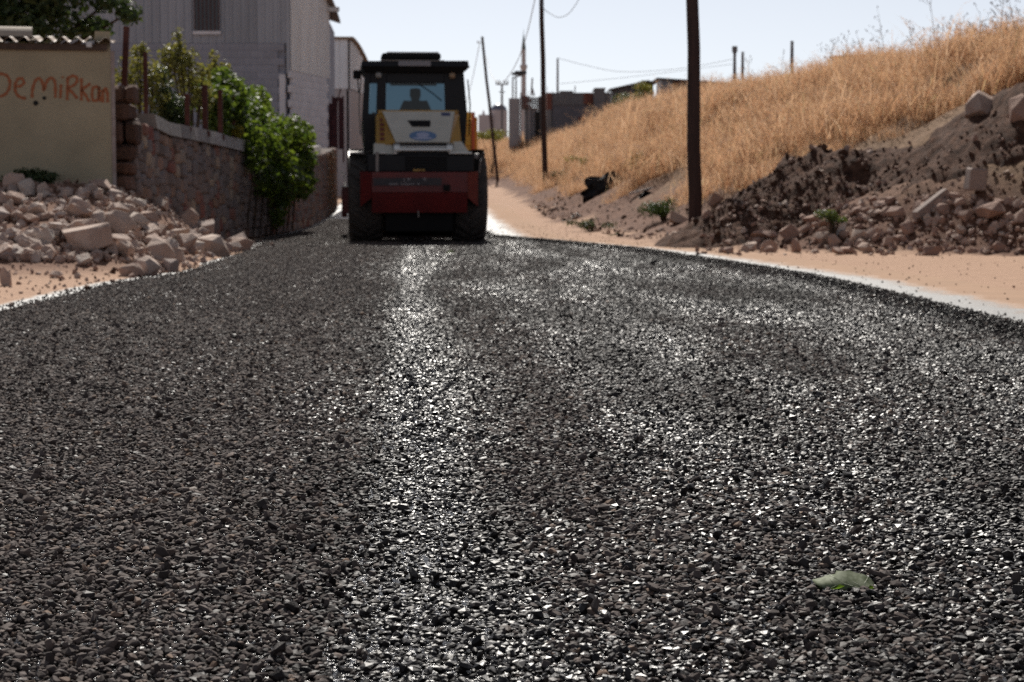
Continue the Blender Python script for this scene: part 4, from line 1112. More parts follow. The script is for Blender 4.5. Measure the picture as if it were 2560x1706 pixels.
# ================================================================== ROCKS
def rock_mesh(seed, npts=13, sub=1, rough=.035):
    """angular broken rock: hull of a few points, edges worn, faces slightly uneven"""
    r = random.Random(seed); bm = hull(npts, 1.08, 1.0, .98, seed + 31, .22)
    bmesh.ops.dissolve_limit(bm, angle_limit=R(14), verts=bm.verts, edges=bm.edges)
    bmesh.ops.bevel(bm, geom=list(bm.edges), offset=.045, segments=2, profile=.6, affect='EDGES', clamp_overlap=True)
    bmesh.ops.triangulate(bm, faces=bm.faces)
    bmesh.ops.subdivide_edges(bm, edges=bm.edges, cuts=sub, use_grid_fill=True)
    for v in bm.verts: v.co *= 1 + rough * noise.fractal(v.co * 2.6 + Vector((seed, 0, 0)), .8, 2, 3)
    return MB().bm(bm).mesh('rock', fix=True)
def rockmat(name, ramp):
    t = NT(name); r_ = t.rnd(); n_ = t.noise(7, 6, t.pos()); f_ = t.noise(45, 4, t.pos())
    col = t.ramp(r_, ramp); col = t.mix(t.math('MULTIPLY', t.ramp(n_, [(.4, (0, 0, 0)), (.62, (1, 1, 1))]), .38), col, (.30, .175, .125))
    col = t.mix(t.math('MULTIPLY', f_, .22), col, (.2, .15, .125)); t.set(col, .88, .25)
    t.bump(t.math('ADD', f_, t.math('MULTIPLY', n_, 1.5)), .55, .02); return t.m
M_ROCKL = rockmat('limestone', [(0, (.40, .275, .22)), (.3, (.51, .385, .325)), (.6, (.56, .46, .40)), (.85, (.37, .30, .28)), (1, (.64, .56, .49))])
M_ROCKR = rockmat('brown limestone', [(0, (.29, .175, .135)), (.35, (.38, .25, .20)), (.7, (.44, .32, .265)), (1, (.52, .42, .35))])
RL = []; RRm = []
for k in range(12):
    m_ = rock_mesh(k * 7 + 3, 12 + k % 5); m_.materials.append(M_ROCKL); RL.append(m_)
    m_ = m_.copy(); m_.materials.clear(); m_.materials.append(M_ROCKR); RRm.append(m_)
def place_rock(lib, u, v, w_px, h_px, lab, grp, k=None, yaw=None, tilt=.16, sink=.42):
    """v is the foot of the rock in the photo; it stands where that ray meets the ground"""
    p = hit(u, v); sc = p.y / F
    rx, rz = w_px * sc * .56, h_px * sc * .62
    o = link_mesh('rock', lib[random.randrange(12) if k is None else k], None, None,
                  (p.x, p.y + rx * .5, terr(p.x, p.y + rx * .5) + rz * (1 - sink) - .02), (random.gauss(0, tilt), random.gauss(0, tilt), random.uniform(0, 6.28) if yaw is None else yaw), (rx, rx * random.uniform(.75, 1.05), rz))
    return tag(o, lab, 'rock', grp)
GL, GR = 'rubble rocks piled in front of the shed', 'rubble rocks at the foot of the embankment'
big = [(205, 625, 160, 88, 'largest grey boulder in the middle of the left rubble pile'), (165, 545, 125, 46, 'long flat pale rock high on the left rubble pile'), (285, 590, 100, 70, 'pale square-edged rock just right of the largest boulder'),
       (390, 645, 92, 60, 'grey flat-topped rock near the road edge of the left pile'), (365, 690, 70, 62, 'pale rounded rock at the lower front of the left pile'), (415, 680, 64, 44, 'square brown rock low at the front of the left pile'),
       (470, 632, 80, 62, 'dark brown rock on the road side of the left pile'), (530, 640, 88, 74, 'tall wedge-shaped rock at the road end of the left pile'), (465, 562, 62, 46, 'smooth dark rounded rock against the stone wall'),
       (402, 522, 50, 38, 'pale yellowish rock standing at the foot of the stone wall'), (335, 560, 80, 44, 'brown rock in the upper right of the left pile'), (250, 478, 90, 28, 'flat slab at the shed corner on top of the pile'),
       (66, 628, 62, 44, 'nearly black rock at the left of the pile'), (200, 660, 66, 34, 'small pale dome-shaped rock below the largest boulder'), (325, 692, 66, 44, 'whitish rock at the very front of the left pile'),
       (12, 715, 40, 62, 'dark layered lump at the left edge of the picture'), (140, 695, 38, 26, 'small dark rock lying on the sand by the left road edge'), (590, 628, 80, 44, 'low brown rock nearest the roller in the left pile'),
       (62, 560, 70, 36, 'dull brown rock at the left end of the pile'), (440, 602, 70, 44, 'angular brown rock beneath the smooth rounded rock'), (300, 640, 90, 46, 'long tilted rock right below the pale square-edged rock'), (505, 590, 44, 26, 'small orange-brown stone next to the smooth rounded rock')]
for k, (u, v, w_, h, lab) in enumerate(big): place_rock(RL, u, v, w_, h, lab, GL, k % 12)
def short(lab):
    for k in (' in the', ' high', ' just', ' near', ' at ', ' low', ' on ', ' against', ' standing', ' lying', ' beneath', ' right below', ' next', ' below', ' beside', ' left', ' by ', ' right', ' halfway', ' cut off'):
        if k in lab[6:]: lab = lab[:lab.index(k, 6)]
    return lab
def name_fill(fill, named, kind, tail):
    """each small rock is told apart by the named rock it lies next to"""
    groups = {}
    for o, u, v in fill:
        d, nu, nv, nl = min((math.hypot(u - a_, (v - b_) * 1.3), a_, b_, l_) for a_, b_, _, _, l_ in named)
        du, dv = u - nu, (v - nv) * 1.5
        dr = ('right of' if du > 0 else 'left of') if abs(du) > abs(dv) else ('in front of' if dv > 0 else 'behind')
        groups.setdefault((dr, nl), []).append((d, o))
    od = ['nearest', 'second', 'third', 'fourth', 'fifth', 'sixth', 'seventh', 'eighth', 'ninth', 'tenth', 'eleventh', 'twelfth', 'thirteenth', 'fourteenth', 'fifteenth']
    for (dr, nl), L_ in groups.items():
        for k, (d, o) in enumerate(sorted(L_, key=lambda q: q[0])): o['label'] = '%s %s %s the %s%s' % (od[min(k, 14)], kind, dr, short(nl), tail)
rr = random.Random(21); made = 0; fill = []
while made < 142:
    u = rr.uniform(-20, 620); v = rr.uniform(468, 690)
    if v > 690 - max(0, u - 430) * .33 or (u < 330 and v > 655) or v < 470 + max(0, u - 300) * .42: continue
    w_ = rr.choice([22, 28, 36, 46, 58, 72]); fill.append((place_rock(RL, u, v, w_, w_ * rr.uniform(.45, .8), 'broken limestone rock', GL), u, v)); made += 1
name_fill(fill, big, 'broken rock', ', left pile')
bigR = [(2035, 560, 62, 36, 'rounded rock on top of the right rubble row'), (2185, 600, 58, 34, 'pale flat-topped rock in the middle of the right rubble'), (2085, 575, 75, 46, 'large brown rock in the right rubble row'), (1990, 632, 42, 46, 'upright brown rock at the sand edge'),
        (1905, 605, 70, 30, 'long pale slab left in the right rubble row'), (1925, 630, 50, 40, 'squarish brown rock beneath the long pale slab'), (2115, 636, 60, 26, 'low wide brown rock at the edge of the sand'), (2165, 634, 46, 40, 'squat brown rock beside the low wide one'),
        (2060, 612, 48, 38, 'grey rounded rock in the right rubble'), (2270, 590, 56, 40, 'pale lump halfway up the right rubble'), (2330, 640, 50, 36, 'brown lump at the right sand edge'), (1785, 610, 42, 30, 'small dark rock by the foot of the nearest pole'),
        (1700, 560, 60, 40, 'grey rock just left of the nearest pole'), (1783, 518, 58, 40, 'pale rounded stone right behind the nearest pole'), (2475, 318, 135, 84, 'big square-cut grey boulder high on the bank at the right'), (2562, 318, 100, 80, 'grey boulder cut off by the right picture edge'),
        (1690, 600, 44, 26, 'little stone at the sand edge left of the nearest pole'), (2480, 560, 90, 46, 'crumbly earth-coloured rock at the far right of the rubble'), (2400, 600, 60, 36, 'reddish rock low in the far right rubble')]
for k, (u, v, w_, h, lab) in enumerate(bigR): place_rock(RRm, u, v, w_, h, lab, GR, k % 12)
made = 0; fill = []
while made < 100:
    u = rr.uniform(1760, 2580); v = rr.uniform(505, 640)
    if v < 600 - (u - 1760) * .22: continue
    w_ = rr.choice([20, 26, 32, 38, 46, 54]) * (1 if u < 2250 else .8)
    fill.append((place_rock(RRm, u, v, w_, w_ * rr.uniform(.5, .85), 'brown rock', GR), u, v)); made += 1
name_fill(fill, bigR, 'small rock', ', right rubble')
for k in range(16):
    u = 1335 + k * 26.5; v = interp([(1330, 505), (1400, 560), (1500, 590), (1760, 610)], u) - abs(rr.gauss(0, 20)) + 4
    w_ = rr.choice([8, 10, 12, 16, 22]); place_rock(RRm, u, v, w_, w_ * .6, '%s little stone from the left along the far sand edge' % ['first', 'second', 'third', 'fourth', 'fifth', 'sixth', 'seventh', 'eighth', 'ninth', 'tenth', 'eleventh', 'twelfth', 'thirteenth', 'fourteenth', 'fifteenth', 'sixteenth'][k], 'little stones along the far sand edge')
# long concrete fragments
M_CONC = surf('broken concrete', (.34, .27, .24), (.25, .19, .165), .9, 9, bump=.4)
for (u, v, ln, w_, hh, yaw, pit, lab) in ((2325, 520, .62, .12, .10, .5, -.55, 'long pale concrete post fragment leaning on the right bank'), (2440, 480, .26, .2, .3, .2, .1, 'upright pale concrete block on the right bank'), (2095, 590, .2, .06, .2, .3, .4, 'small white broken tile in the right rubble')):
    p = hit(u, v); b = MB().bm(block_mesh(len(lab), .06, .08)); 
    o = b.build('concrete_fragment', M_CONC if 'white' not in lab else surf('white tile', (.62, .58, .55), (.5, .46, .44), .5, 8), None, loc=(p.x, p.y, p.z + hh * .55), rot=(0, pit, yaw)); o.scale = (ln, w_, hh); tag(o, lab, 'concrete')

# ---- heap of dark soil beside the nearest pole
M_SOIL = NT('dark clods'); t = M_SOIL; n_ = t.noise(9, 6, t.pos()); col = t.ramp(n_, [(.3, (.035, .018, .012)), (.55, (.095, .048, .031)), (.75, (.17, .092, .06))]); t.set(col, .95, .15); t.bump(t.noise(35, 5, t.pos()), .9, .04); M_SOIL = t.m
def heap(name, c, rx, ry, h, lab, seed, cut=.0):
    n = 56; vs = []; fs = []
    for j in range(n + 1):
        for i in range(n + 1):
            a, q = -1 + 2 * i / n, -1 + 2 * j / n; d = math.hypot(a, q); x, y = c[0] + a * rx, c[1] + q * ry
            hh = max(0, 1 - d) ** .85; hh = h * hh * (1 + .25 * fbm(x * 1.3, y * 1.3, seed)) + (.06 * fbm(x * 4, y * 4, seed, 3) + .03 * noise.noise(Vector((x * 11, y * 11, seed)))) * min(1, hh * 5)
            vs.append((a * rx, q * ry, terr(x, y) - terr(*c) + hh - .05))
    fs = [(j * (n + 1) + i, j * (n + 1) + i + 1, (j + 1) * (n + 1) + i + 1, (j + 1) * (n + 1) + i) for j in range(n) for i in range(n)]
    o = MB().add(vs, fs).build(name, M_SOIL, None, smooth=True, loc=(c[0], c[1], terr(*c)), fix=False); return tag(o, lab, 'soil heap')
heap('soil_heap', (4.15, 30.4), 1.9, 2.1, .60, 'heap of loose dark brown soil right of the nearest pole', 4.2)
heap('soil_heap', (3.2, 29.2), 1.2, 1.4, .55, 'lower spill of dark soil at the foot of the nearest pole', 9.2)
heap('soil_heap', (6.9, 28.6), 1.9, 1.8, .35, 'dark raw soil bank at the right picture edge', 6.6)
# clods and crumbs, too many to count
CL = bpy.data.collections.new('clod_library')
for k in range(7):
    m_ = MB().bm(hull(14, 1, .9, .75, 700 + k)).mesh('clod'); m_.materials.append(M_SOIL if k < 3 else (M_ROCKR if k < 5 else M_ROCKL)); CL.objects.link(bpy.data.objects.new('clod_%d' % k, m_))
def dg_height(x, y, hs):
    return terr(x, y)
P_, R_, S_, I_ = [], [], [], []
bpy.context.view_layer.update()
dgr = bpy.context.evaluated_depsgraph_get()
heaps = [o for o in COL.objects if o.name.startswith('soil_heap')]
def top_z(x, y):
    z = terr(x, y)
    for o in heaps:
        ok, loc, nn, ii = o.ray_cast(Vector((x, y, 20)) - o.location, Vector((0, 0, -1)))
        if ok: z = max(z, loc.z + o.location.z)
    return z
for k in range(5200):
    q = rr.random()
    if q < .45: x, y = rr.gauss(3.9, .9), rr.gauss(29.8, 1.1)
    elif q < .8: x = rr.uniform(2.6, 8); y = rr.gauss(interp([(2.6, 28.6), (4.8, 26.3), (8, 25.4)], x) + .8, .9)
    else: y = rr.uniform(28, 60); x = interp(XT, y) + rr.random() ** 1.5 * 1.3
    if bank_t(x, y) < .0: continue
    r_ = min(.085, rr.lognormvariate(-3.85, .55)); P_.append((x, y, top_z(x, y) + r_ * .3)); R_.append([rr.uniform(0, 6.28) for _ in range(3)]); S_.append((r_, r_, r_ * .8)); I_.append(rr.choices(range(5), [3, 3, 3, 2, 2])[0])
for k in range(4200):
    x = rr.uniform(-7.5, -3.4); y = rr.uniform(16, 32)
    if left_mound(x, y) < .03 and rr.random() < .8: continue
    r_ = min(.06, rr.lognormvariate(-3.9, .5)); P_.append((x, y, terr(x, y) + r_ * .3)); R_.append([rr.uniform(0, 6.28) for _ in range(3)]); S_.append((r_, r_, r_ * .8)); I_.append(rr.choices(range(5), [.4, .2, .1, 4, 4])[0])
for k in range(1500):
    u = rr.uniform(-20, 640); v = rr.uniform(472, 690)
    if v > 685 - max(0, u - 430) * .33 or (u < 330 and v > 655) or v < 474 + max(0, u - 300) * .42: continue
    p = hit(u, v); r_ = min(.12, max(.025, rr.lognormvariate(-3.0, .4))); P_.append((p.x, p.y, p.z + r_ * .2)); R_.append([rr.uniform(0, 6.28) for _ in range(3)]); S_.append((r_, r_, r_ * .7)); I_.append(rr.choice((4, 5, 6, 6)))
for k in range(800):
    u = rr.uniform(1740, 2580); v = rr.uniform(490, 640)
    if v < 596 - (u - 1740) * .24: continue
    p = hit(u, v); r_ = min(.11, max(.025, rr.lognormvariate(-3.1, .4))); P_.append((p.x, p.y, top_z(p.x, p.y) + r_ * .2)); R_.append([rr.uniform(0, 6.28) for _ in range(3)]); S_.append((r_, r_, r_ * .75)); I_.append(rr.choice((3, 3, 4, 4, 6)))
scatter('rubble_crumbs', P_, R_, S_, I_, CL, M_SOIL, 'loose clods and crumbs of earth and stone on both rubble piles', 'rubble')

# ================================================================== DRY GRASS
t = NT('dry grass')
r_ = t.rnd(); col = t.ramp(t.math('FRACT', t.math('ADD', r_, t.math('MULTIPLY', t.noise(.35, 3, t.pos()), 1.4))), [(0, (.42, .215, .115)), (.25, (.54, .32, .18)), (.5, (.68, .48, .32)), (.7, (.56, .35, .20)), (.88, (.44, .225, .12)), (1, (.38, .32, .17))])
t.set(col, .7, .25); tr = t.node('ShaderNodeBsdfTranslucent'); t.lk(col, tr.inputs['Color']); mx = t.node('ShaderNodeMixShader'); mx.inputs[0].default_value = .6
t.lk(t.p.outputs[0], mx.inputs[1]); t.lk(tr.outputs[0], mx.inputs[2]); t.lk(mx.outputs[0], t.out.inputs['Surface']); M_GRASS = t.m
GC = bpy.data.collections.new('grass_library')
def tuft(seed, n, h, spread, w_=.0042, seeds=True):
    r = random.Random(seed); V, Fc = [], []
    for k in range(n):
        a = r.uniform(0, 6.28); d = Vector((math.cos(a), math.sin(a), 0)); base = Vector((r.gauss(0, spread * .5), r.gauss(0, spread * .5), 0)); L = h * r.uniform(.45, 1.1); bend = r.uniform(.15, 1.1)
        sd = Vector((-d.y, d.x, 0)) * w_ * r.uniform(.7, 1.5); pts_ = [base + d * L * bend * (q ** 1.8) + Vector((0, 0, L * q * (1 - .25 * bend * q))) for q in (0, .4, .75, 1)]
        i0 = len(V)
        for j, p in enumerate(pts_[:-1]): V += [p - sd * (1 - j * .22), p + sd * (1 - j * .22)]
        V.append(pts_[-1]); Fc += [(i0, i0 + 1, i0 + 3, i0 + 2), (i0 + 2, i0 + 3, i0 + 5, i0 + 4), (i0 + 4, i0 + 5, i0 + 6)]
        if seeds and r.random() < .55:
            for s2 in range(5):
                p = pts_[2].lerp(pts_[3], r.random()); e_ = p + Vector((r.gauss(0, 1), r.gauss(0, 1), r.uniform(.2, 1)))* .045; i1 = len(V); V += [p - sd, p + sd, e_]; Fc.append((i1, i1 + 1, i1 + 2))
    me = bpy.data.meshes.new('tuft'); me.from_pydata([tuple(v) for v in V], [], Fc); me.update(); me.materials.append(M_GRASS); return me
for k in range(8): GC.objects.link(bpy.data.objects.new('tuft_%d' % k, tuft(60 + k, 85, .38 + .05 * (k % 4), .42, .0036)))
P_, R_, S_, I_ = [], [], [], []
BARE = [hit(1505, 474), hit(1612, 490)]
y = 25.0
while y < 170:
    x0, x1 = interp(XT, y), interp(XC, y)
    lim = min(x1 + 5, .27 * y + 1.5); wdt = lim - x0
    dens = 13 if y < 60 else (9 if y < 100 else 5); step = .4
    for _ in range(int(wdt * step * dens)):
        x = rr.uniform(x0, lim); yy = y + rr.random() * step; tt_ = bank_t(x, yy)
        n_ = fbm(x * .5, yy * .35, 12.0, 3)
        lo = .20 if yy > 36 else (interp([(24, .74), (29, .68), (31, .58), (32.5, .40), (34, .28), (36, .22)], yy) if x > 5.3 else interp([(24, .50), (28, .42), (31, .38), (36, .22)], yy))
        if tt_ < lo + .16 * n_ or (n_ < -.30 and rr.random() < .75): continue
        if (x - 4.2) ** 2 + (yy - 30.4) ** 2 < 2.2 or any((x - q.x) ** 2 / 1.0 + (yy - q.y + 1.6) ** 2 / 6.0 < 1 for q in BARE): continue
        s_ = rr.uniform(.6, 1.3) * (1 + .35 * n_) * (1 + .75 * noise.noise(Vector((x * 1.1, yy * .8, 4.0)))) * (1.0 if tt_ > lo + .15 else .7)
        P_.append((x, yy, terr(x, yy) - .02)); R_.append((rr.gauss(0, .12), rr.gauss(0, .12), rr.uniform(0, 6.28))); S_.append((s_ * 1.1, s_ * 1.1, s_)); I_.append(rr.randrange(8))
    y += step
print('tufts', len(P_))
scatter('dry_grass', P_, R_, S_, I_, GC, M_GRASS, 'tall dry orange grass covering the embankment', 'grass')
# tall dead weeds standing up along the skyline
M_WEED = surf('dead weed stem', (.26, .17, .10), (.18, .11, .07), .85, 20)
def weed(base, h, seed, lab):
    r = random.Random(seed); e = empty('dead_weed', base, 0, lab, 'weed', 'tall dead weeds on the crest of the bank'); b = MB(); hb = MB(); top = Vector((r.gauss(0, .12), r.gauss(0, .05), h))
    b.tube([(0, 0, -.05), top * .5 + Vector((r.gauss(0, .03), 0, 0)), top], [.008, .006, .003], 4)
    for k in range(r.randrange(9, 15)):
        q = r.uniform(.35, 1); p = top * q; tip = p + Vector((r.gauss(0, .22), r.gauss(0, .15), r.uniform(.05, .3))) * (1.25 - q * .6); b.tube([p, p.lerp(tip, .5) + Vector((0, 0, -.02)), tip], [.004, .003, .002], 3)
        for _ in range(3):
            c_ = tip + Vector((r.gauss(0, .025), r.gauss(0, .025), r.gauss(0, .025))); hb.tube([c_, c_ + Vector((0, 0, .03))], [.009, .004], 4)
    st = b.build('stem', M_WEED, e, fix=False); hb.build('seed_heads', M_WEED, e, fix=False)
for k, (u, vtop, Y) in enumerate(((2545, 20, 34), (2500, -10, 35), (2455, 30, 36), (2400, 55, 38), (2340, 0, 39), (2290, 75, 41), (2215, 40, 43), (2165, 95, 45), (2120, 100, 46), (2070, 108, 48), (1955, 140, 53), (1880, 150, 56))):
    tp_ = at(u, vtop, Y); zb = terr(tp_.x, Y)
    weed((tp_.x, Y, zb), max(.7, tp_.z - zb), k + 5, 'tall thin dead weed against the sky, number %s along the crest from the right edge' % ['one', 'two', 'three', 'four', 'five', 'six', 'seven', 'eight', 'nine', 'ten', 'eleven', 'twelve'][k])
# green bushes on the bank
def bush(u, v, Y, rx, rz, n, size, m, lab):
    p = at(u, v, Y); g_ = terr(p.x, Y); r2 = random.Random(int(u)); cs = [(Vector((p.x + r2.gauss(0, rx * .5), Y + r2.gauss(0, rx * .4), p.z + r2.gauss(0, rz * .35))), rx * r2.uniform(.35, .6), rx * .5, rz * r2.uniform(.35, .6)) for _ in range(7)]
    shrub('bush', (p.x, Y, g_ - .05), cs, n, size, m, lab, 'bush', None, .6)
M_BUSH = leafy('bank bush leaf', (.035, .06, .018), (.09, .11, .03), .35)
bush(1560, 262, 92, 1.0, .75, 2600, .12, M_BUSH, 'dark green bush in front of the unfinished block house')
bush(1615, 235, 95, .8, .5, 1400, .12, M_SHRUB, 'lighter green bush to the right of the dark one')
bush(1600, 412, 46, .28, .32, 900, .05, M_BUSH, 'grey-green bushy weed halfway down the bank')
bush(1660, 520, 36, .45, .3, 1200, .05, M_DGREEN, 'dark low weeds left of the nearest pole')
bush(2075, 540, 27, .28, .12, 600, .05, M_BUSH, 'low green weeds between the soil heap and the rocks')
bush(2130, 400, 31.5, .5, .14, 700, .05, M_SHRUB, 'patch of yellow-green weeds behind the dark soil heap')
bush(1540, 590, 35.5, .12, .06, 90, .04, M_IVY, 'tiny bright green sprout at the sand edge')
bush(1230, 335, 122, 1.4, .5, 1500, .13, M_SHRUB, 'olive scrub on the far bank beside the leaning pole')
bush(1480, 560, 38, .3, .16, 500, .045, M_DGREEN, 'dark scrub in the litter at the far sand edge')
bush(1690, 330, 62, .5, .3, 700, .06, M_SHRUB, 'olive scrub high in the grass left of the nearest pole')
bush(1900, 300, 45, .4, .22, 600, .055, M_SHRUB, 'olive scrub in the middle of the grass slope')
bush(1480, 400, 60, .45, .25, 600, .06, M_SHRUB, 'olive scrub above the black plastic sheet')
bush(1420, 440, 66, .4, .3, 600, .06, M_DGREEN, 'dark scrub right of the middle pole')
# black sheet and litter on the bank
M_TARP = surf('black plastic', (.008, .008, .010), (.013, .013, .015), .55, 6, .4)
def tarp(u0, v0, u1, v1, lab, seed):
    c_ = hit((u0 + u1) / 2, (v0 + v1) / 2); sc = c_.y / F; w_, h = abs(u1 - u0) * sc, abs(v1 - v0) * sc; n = 12; vs = []
    for o_ in (0, .02):
        for j in range(n + 1):
            for i in range(n + 1):
                a, q = i / n - .5, j / n - .5; an_ = math.atan2(q, a); k = (.82 + .35 * fbm(math.cos(an_) * 1.6, math.sin(an_) * 1.6, seed, 3)); x, z = a * math.sqrt(max(.05, 1 - 2 * q * q)) * w_ * 1.15 * k + .25 * q * w_, q * math.sqrt(max(.05, 1 - 2 * a * a)) * h * 1.15 * k
                vs.append((x, .25 * q * h - .1 * fbm(a * 5, q * 5, seed + 2) - o_ - .12, z))
    m = (n + 1) ** 2; fs = [(j * (n + 1) + i + o_, j * (n + 1) + i + 1 + o_, (j + 1) * (n + 1) + i + 1 + o_, (j + 1) * (n + 1) + i + o_) for o_ in (0, m) for j in range(n) for i in range(n)]
    o = MB().add(vs, fs).build('plastic_sheet', M_TARP, None, loc=c_, fix=False); tag(o, lab, 'plastic sheet')
tarp(1448, 520, 1568, 430, 'large crumpled black plastic sheet on the bank between the two right poles', 3.1)
tarp(1596, 500, 1630, 478, 'small black plastic scrap in the grass left of the nearest pole', 5.1)
tarp(1428, 556, 1452, 532, 'small black bag at the sand edge below the black sheet', 7.1)
LI = bpy.data.collections.new('litter_library')
M_LIT = surf('pale litter', (.62, .60, .58), (.4, .36, .33), .5, 3, per=.3)
for k in range(3):
    m_ = MB().bm(hull(9, 1, .6, .3, 40 + k)).mesh('scrap'); m_.materials.append(M_LIT); LI.objects.link(bpy.data.objects.new('scrap_%d' % k, m_))
P_, R_, S_, I_ = [], [], [], []
for k in range(150):
    y = rr.uniform(27, 75); x = interp(XT, y) + abs(rr.gauss(.5, .6)); P_.append((x, y, top_z(x, y) + .02)); R_.append([rr.uniform(0, 6.28) for _ in range(3)]); q = rr.uniform(.02, .055); S_.append((q, q, q)); I_.append(rr.randrange(3))
for k in range(900):
    y = 9 + 34 * rr.random() ** .8; a_, b_ = road_r(y) + .1, interp(XT, y); x = a_ + (min(b_, a_ + 6) - a_) * rr.random() ** 1.6; q = rr.uniform(.006, .018); P_.append((x, y, terr(x, y) + .008)); R_.append([rr.uniform(0, 6.28) for _ in range(3)]); S_.append((q, q, q)); I_.append(rr.choice((3, 3, 4)))
for k in range(200):
    y = 13 + 10 * rr.random(); x = road_l(y) - .1 - abs(rr.gauss(0, 1.2)); q = rr.uniform(.008, .03); P_.append((x, y, terr(x, y) + .008)); R_.append([rr.uniform(0, 6.28) for _ in range(3)]); S_.append((q, q, q)); I_.append(rr.choice((3, 4, 4)))
for k, mm in ((3, M_SOIL), (4, M_ROCKR)):
    m_ = MB().bm(hull(10, 1, .9, .7, 60 + k)).mesh('pebble'); m_.materials.append(mm); LI.objects.link(bpy.data.objects.new('scrap_%d' % k, m_))
scatter('litter', P_, R_, S_, I_, LI, M_LIT, 'scattered pebbles and pale scraps of litter on the sand and along the bank', 'litter')
o = MB().box(-.35, .35, -.05, .05, -.015, .015, .004).build('plank', surf('grey plank', (.45, .42, .40), (.36, .33, .31), .8, 8), None, loc=hit(1612, 478) + Vector((0, 0, .03)), rot=(0, -.25, .1)); tag(o, 'short pale plank lying on the grass left of the nearest pole', 'plank')

# ================================================================== POLES AND WIRES
M_POLE = surf('creosoted pole', (.075, .045, .038), (.045, .028, .025), .85, 5, .3, bump=.35, stretch=(3, 3, .25))
def pole(u0, v0, u1, v1, Y, r0, r1, lab, extra=2.0, cat='utility pole', m=None):
    a, c_ = at(u0, v0, Y), at(u1, v1, Y); d = (a - c_).normalized(); top = a + d * extra; g_ = c_ - d * .4
    e = empty('utility_pole', (c_.x, Y, c_.z), 0, lab, cat, 'poles along the foot of the bank'); O_ = Vector(e.location); n = 7
    b = MB(); b.tube([(g_ + (top - g_) * k / n) - O_ + Vector((.012 * math.sin(k * 2.1), 0, 0)) for k in range(n + 1)], [r0 + (r1 - r0) * k / n for k in range(n + 1)], 14); b.build('shaft', m or M_POLE, e, smooth=False)
    b = MB(); b.tube([top - O_ - d * .35 + Vector((-.28, 0, 0)), top - O_ - d * .35], .012, 5); b.tube([top - O_ - d * .35 + Vector((-.28, 0, -.02)), top - O_ - d * .35 + Vector((-.28, 0, .1))], .035, 7); b.build('insulator', M_ZINC, e)
    return top
pole(1732, 0, 1737, 548, 33.0, .117, .095, 'thick dark wooden pole standing nearest the camera', 1.6)
pt2 = pole(1354, 0, 1363, 488, 71.0, .105, .075, 'upright wooden pole in the middle distance by the block house', 1.8)
pt3 = pole(1205, 92, 1244, 452, 115.0, .10, .075, 'leaning wooden pole just right of the roller', 0.0)
M_WIRE = surf('cable', (.35, .36, .38), (.28, .29, .3), .6)
def wire(pts_, r_, lab):
    P = [at(*p) for p in pts_]; Q = []
    for i in range(len(P) - 1):
        p0, p1, p2, p3 = P[max(0, i - 1)], P[i], P[i + 1], P[min(len(P) - 1, i + 2)]
        for k in range(6):
            u = k / 6; Q.append(.5 * ((2 * p1) + (p2 - p0) * u + (2 * p0 - 5 * p1 + 4 * p2 - p3) * u * u + (3 * p1 - p0 - 3 * p2 + p3) * u ** 3))
    Q.append(P[-1]); o_ = Q[0]; o = MB().tube([q - o_ for q in Q], r_, 5).build('cable', M_WIRE, None, loc=o_, fix=False); tag(o, lab, 'cable')
wire([(1350, -5, 70.8), (1358, 20, 70), (1375, 34, 69), (1397, 44, 68), (1422, 34, 67), (1446, 0, 66), (1460, -40, 65)], .011, 'pale cable looping down from the top of the middle pole')
wire([(1345, -40, 72), (1337, 0, 74), (1316, 90, 84), (1295, 150, 92), (1272, 190, 100), (1256, 205, 104), (1240, 203, 108), (1226, 180, 112), (1215, 140, 114.8)], .017, 'thin cable sagging from the middle pole to the leaning pole')
wire([(1200, 104, 115), (1188, 165, 135), (1176, 220, 160), (1165, 262, 190)], .02, 'faint cable running down to the left from the leaning pole')
wire([(1396, 146, 200), (1470, 165, 205), (1560, 180, 215), (1700, 172, 225), (1835, 148, 235)], .022, 'faint distant wire above the block house')
wire([(1400, 210, 220), (1600, 190, 220), (1835, 160, 235)], .02, 'lowest faint distant wire over the hill')

# ================================================================== DISTANT THINGS
def farpole(u, v0, v1, Y, r_, lab, cross=False, lamp=0, m=None, name='distant_pole', cat='pole'):
    a, c_ = at(u, v0, Y), at(u, v1, Y); e = empty(name, (c_.x, Y, c_.z), 0, lab, cat); h = a.z - c_.z
    b = MB(); b.tube([(0, 0, -6), (0, 0, h * .5), (0, 0, h)], [r_, r_ * .9, r_ * .75], 8); b.build('shaft', m or surf('grey distant pole', (.22, .21, .22), (.16, .15, .16), .8), e)
    if cross:
        w_ = cross * Y / F; b = MB(); b.box(-w_, w_, -.06, .06, h - .12, h + .02); b.box(-w_ * .5, w_ * .5, -.05, .05, h - .9, h - .8); b.build('crossarm', MATS['grey distant pole'], e)
        b = MB()
        for k in (-1, -.5, .5, 1): b.tube([(k * w_ * .92, 0, h), (k * w_ * .92, 0, h + .35)], .08, 6)
        b.build('insulators', MATS['grey distant pole'], e)
    if lamp:
        b = MB(); b.tube([(0, 0, h - .2), (lamp * .25, 0, h), (lamp * .9, 0, h + .1)], .05, 6); b.build('arm', MATS['grey distant pole'], e); b = MB(); b.box(lamp * .4 - .5, lamp * .4 + .5, -.15, .15, h + .12, h + .35, .04); b.build('lamp_head', surf('dark lamp', (.06, .06, .065), None, .6), e)
    return e
farpole(1255, 210, 300, 210, .13, 'distant lattice power pole with a crossarm left of the minaret', cross=15)
farpole(1282, 192, 262, 170, .075, 'left one of two thin lamp posts beside the minaret', lamp=1, name='lamp_post', cat='lamp post')
farpole(1290, 188, 262, 172, .075, 'right one of two thin lamp posts beside the minaret', lamp=1, name='lamp_post', cat='lamp post')
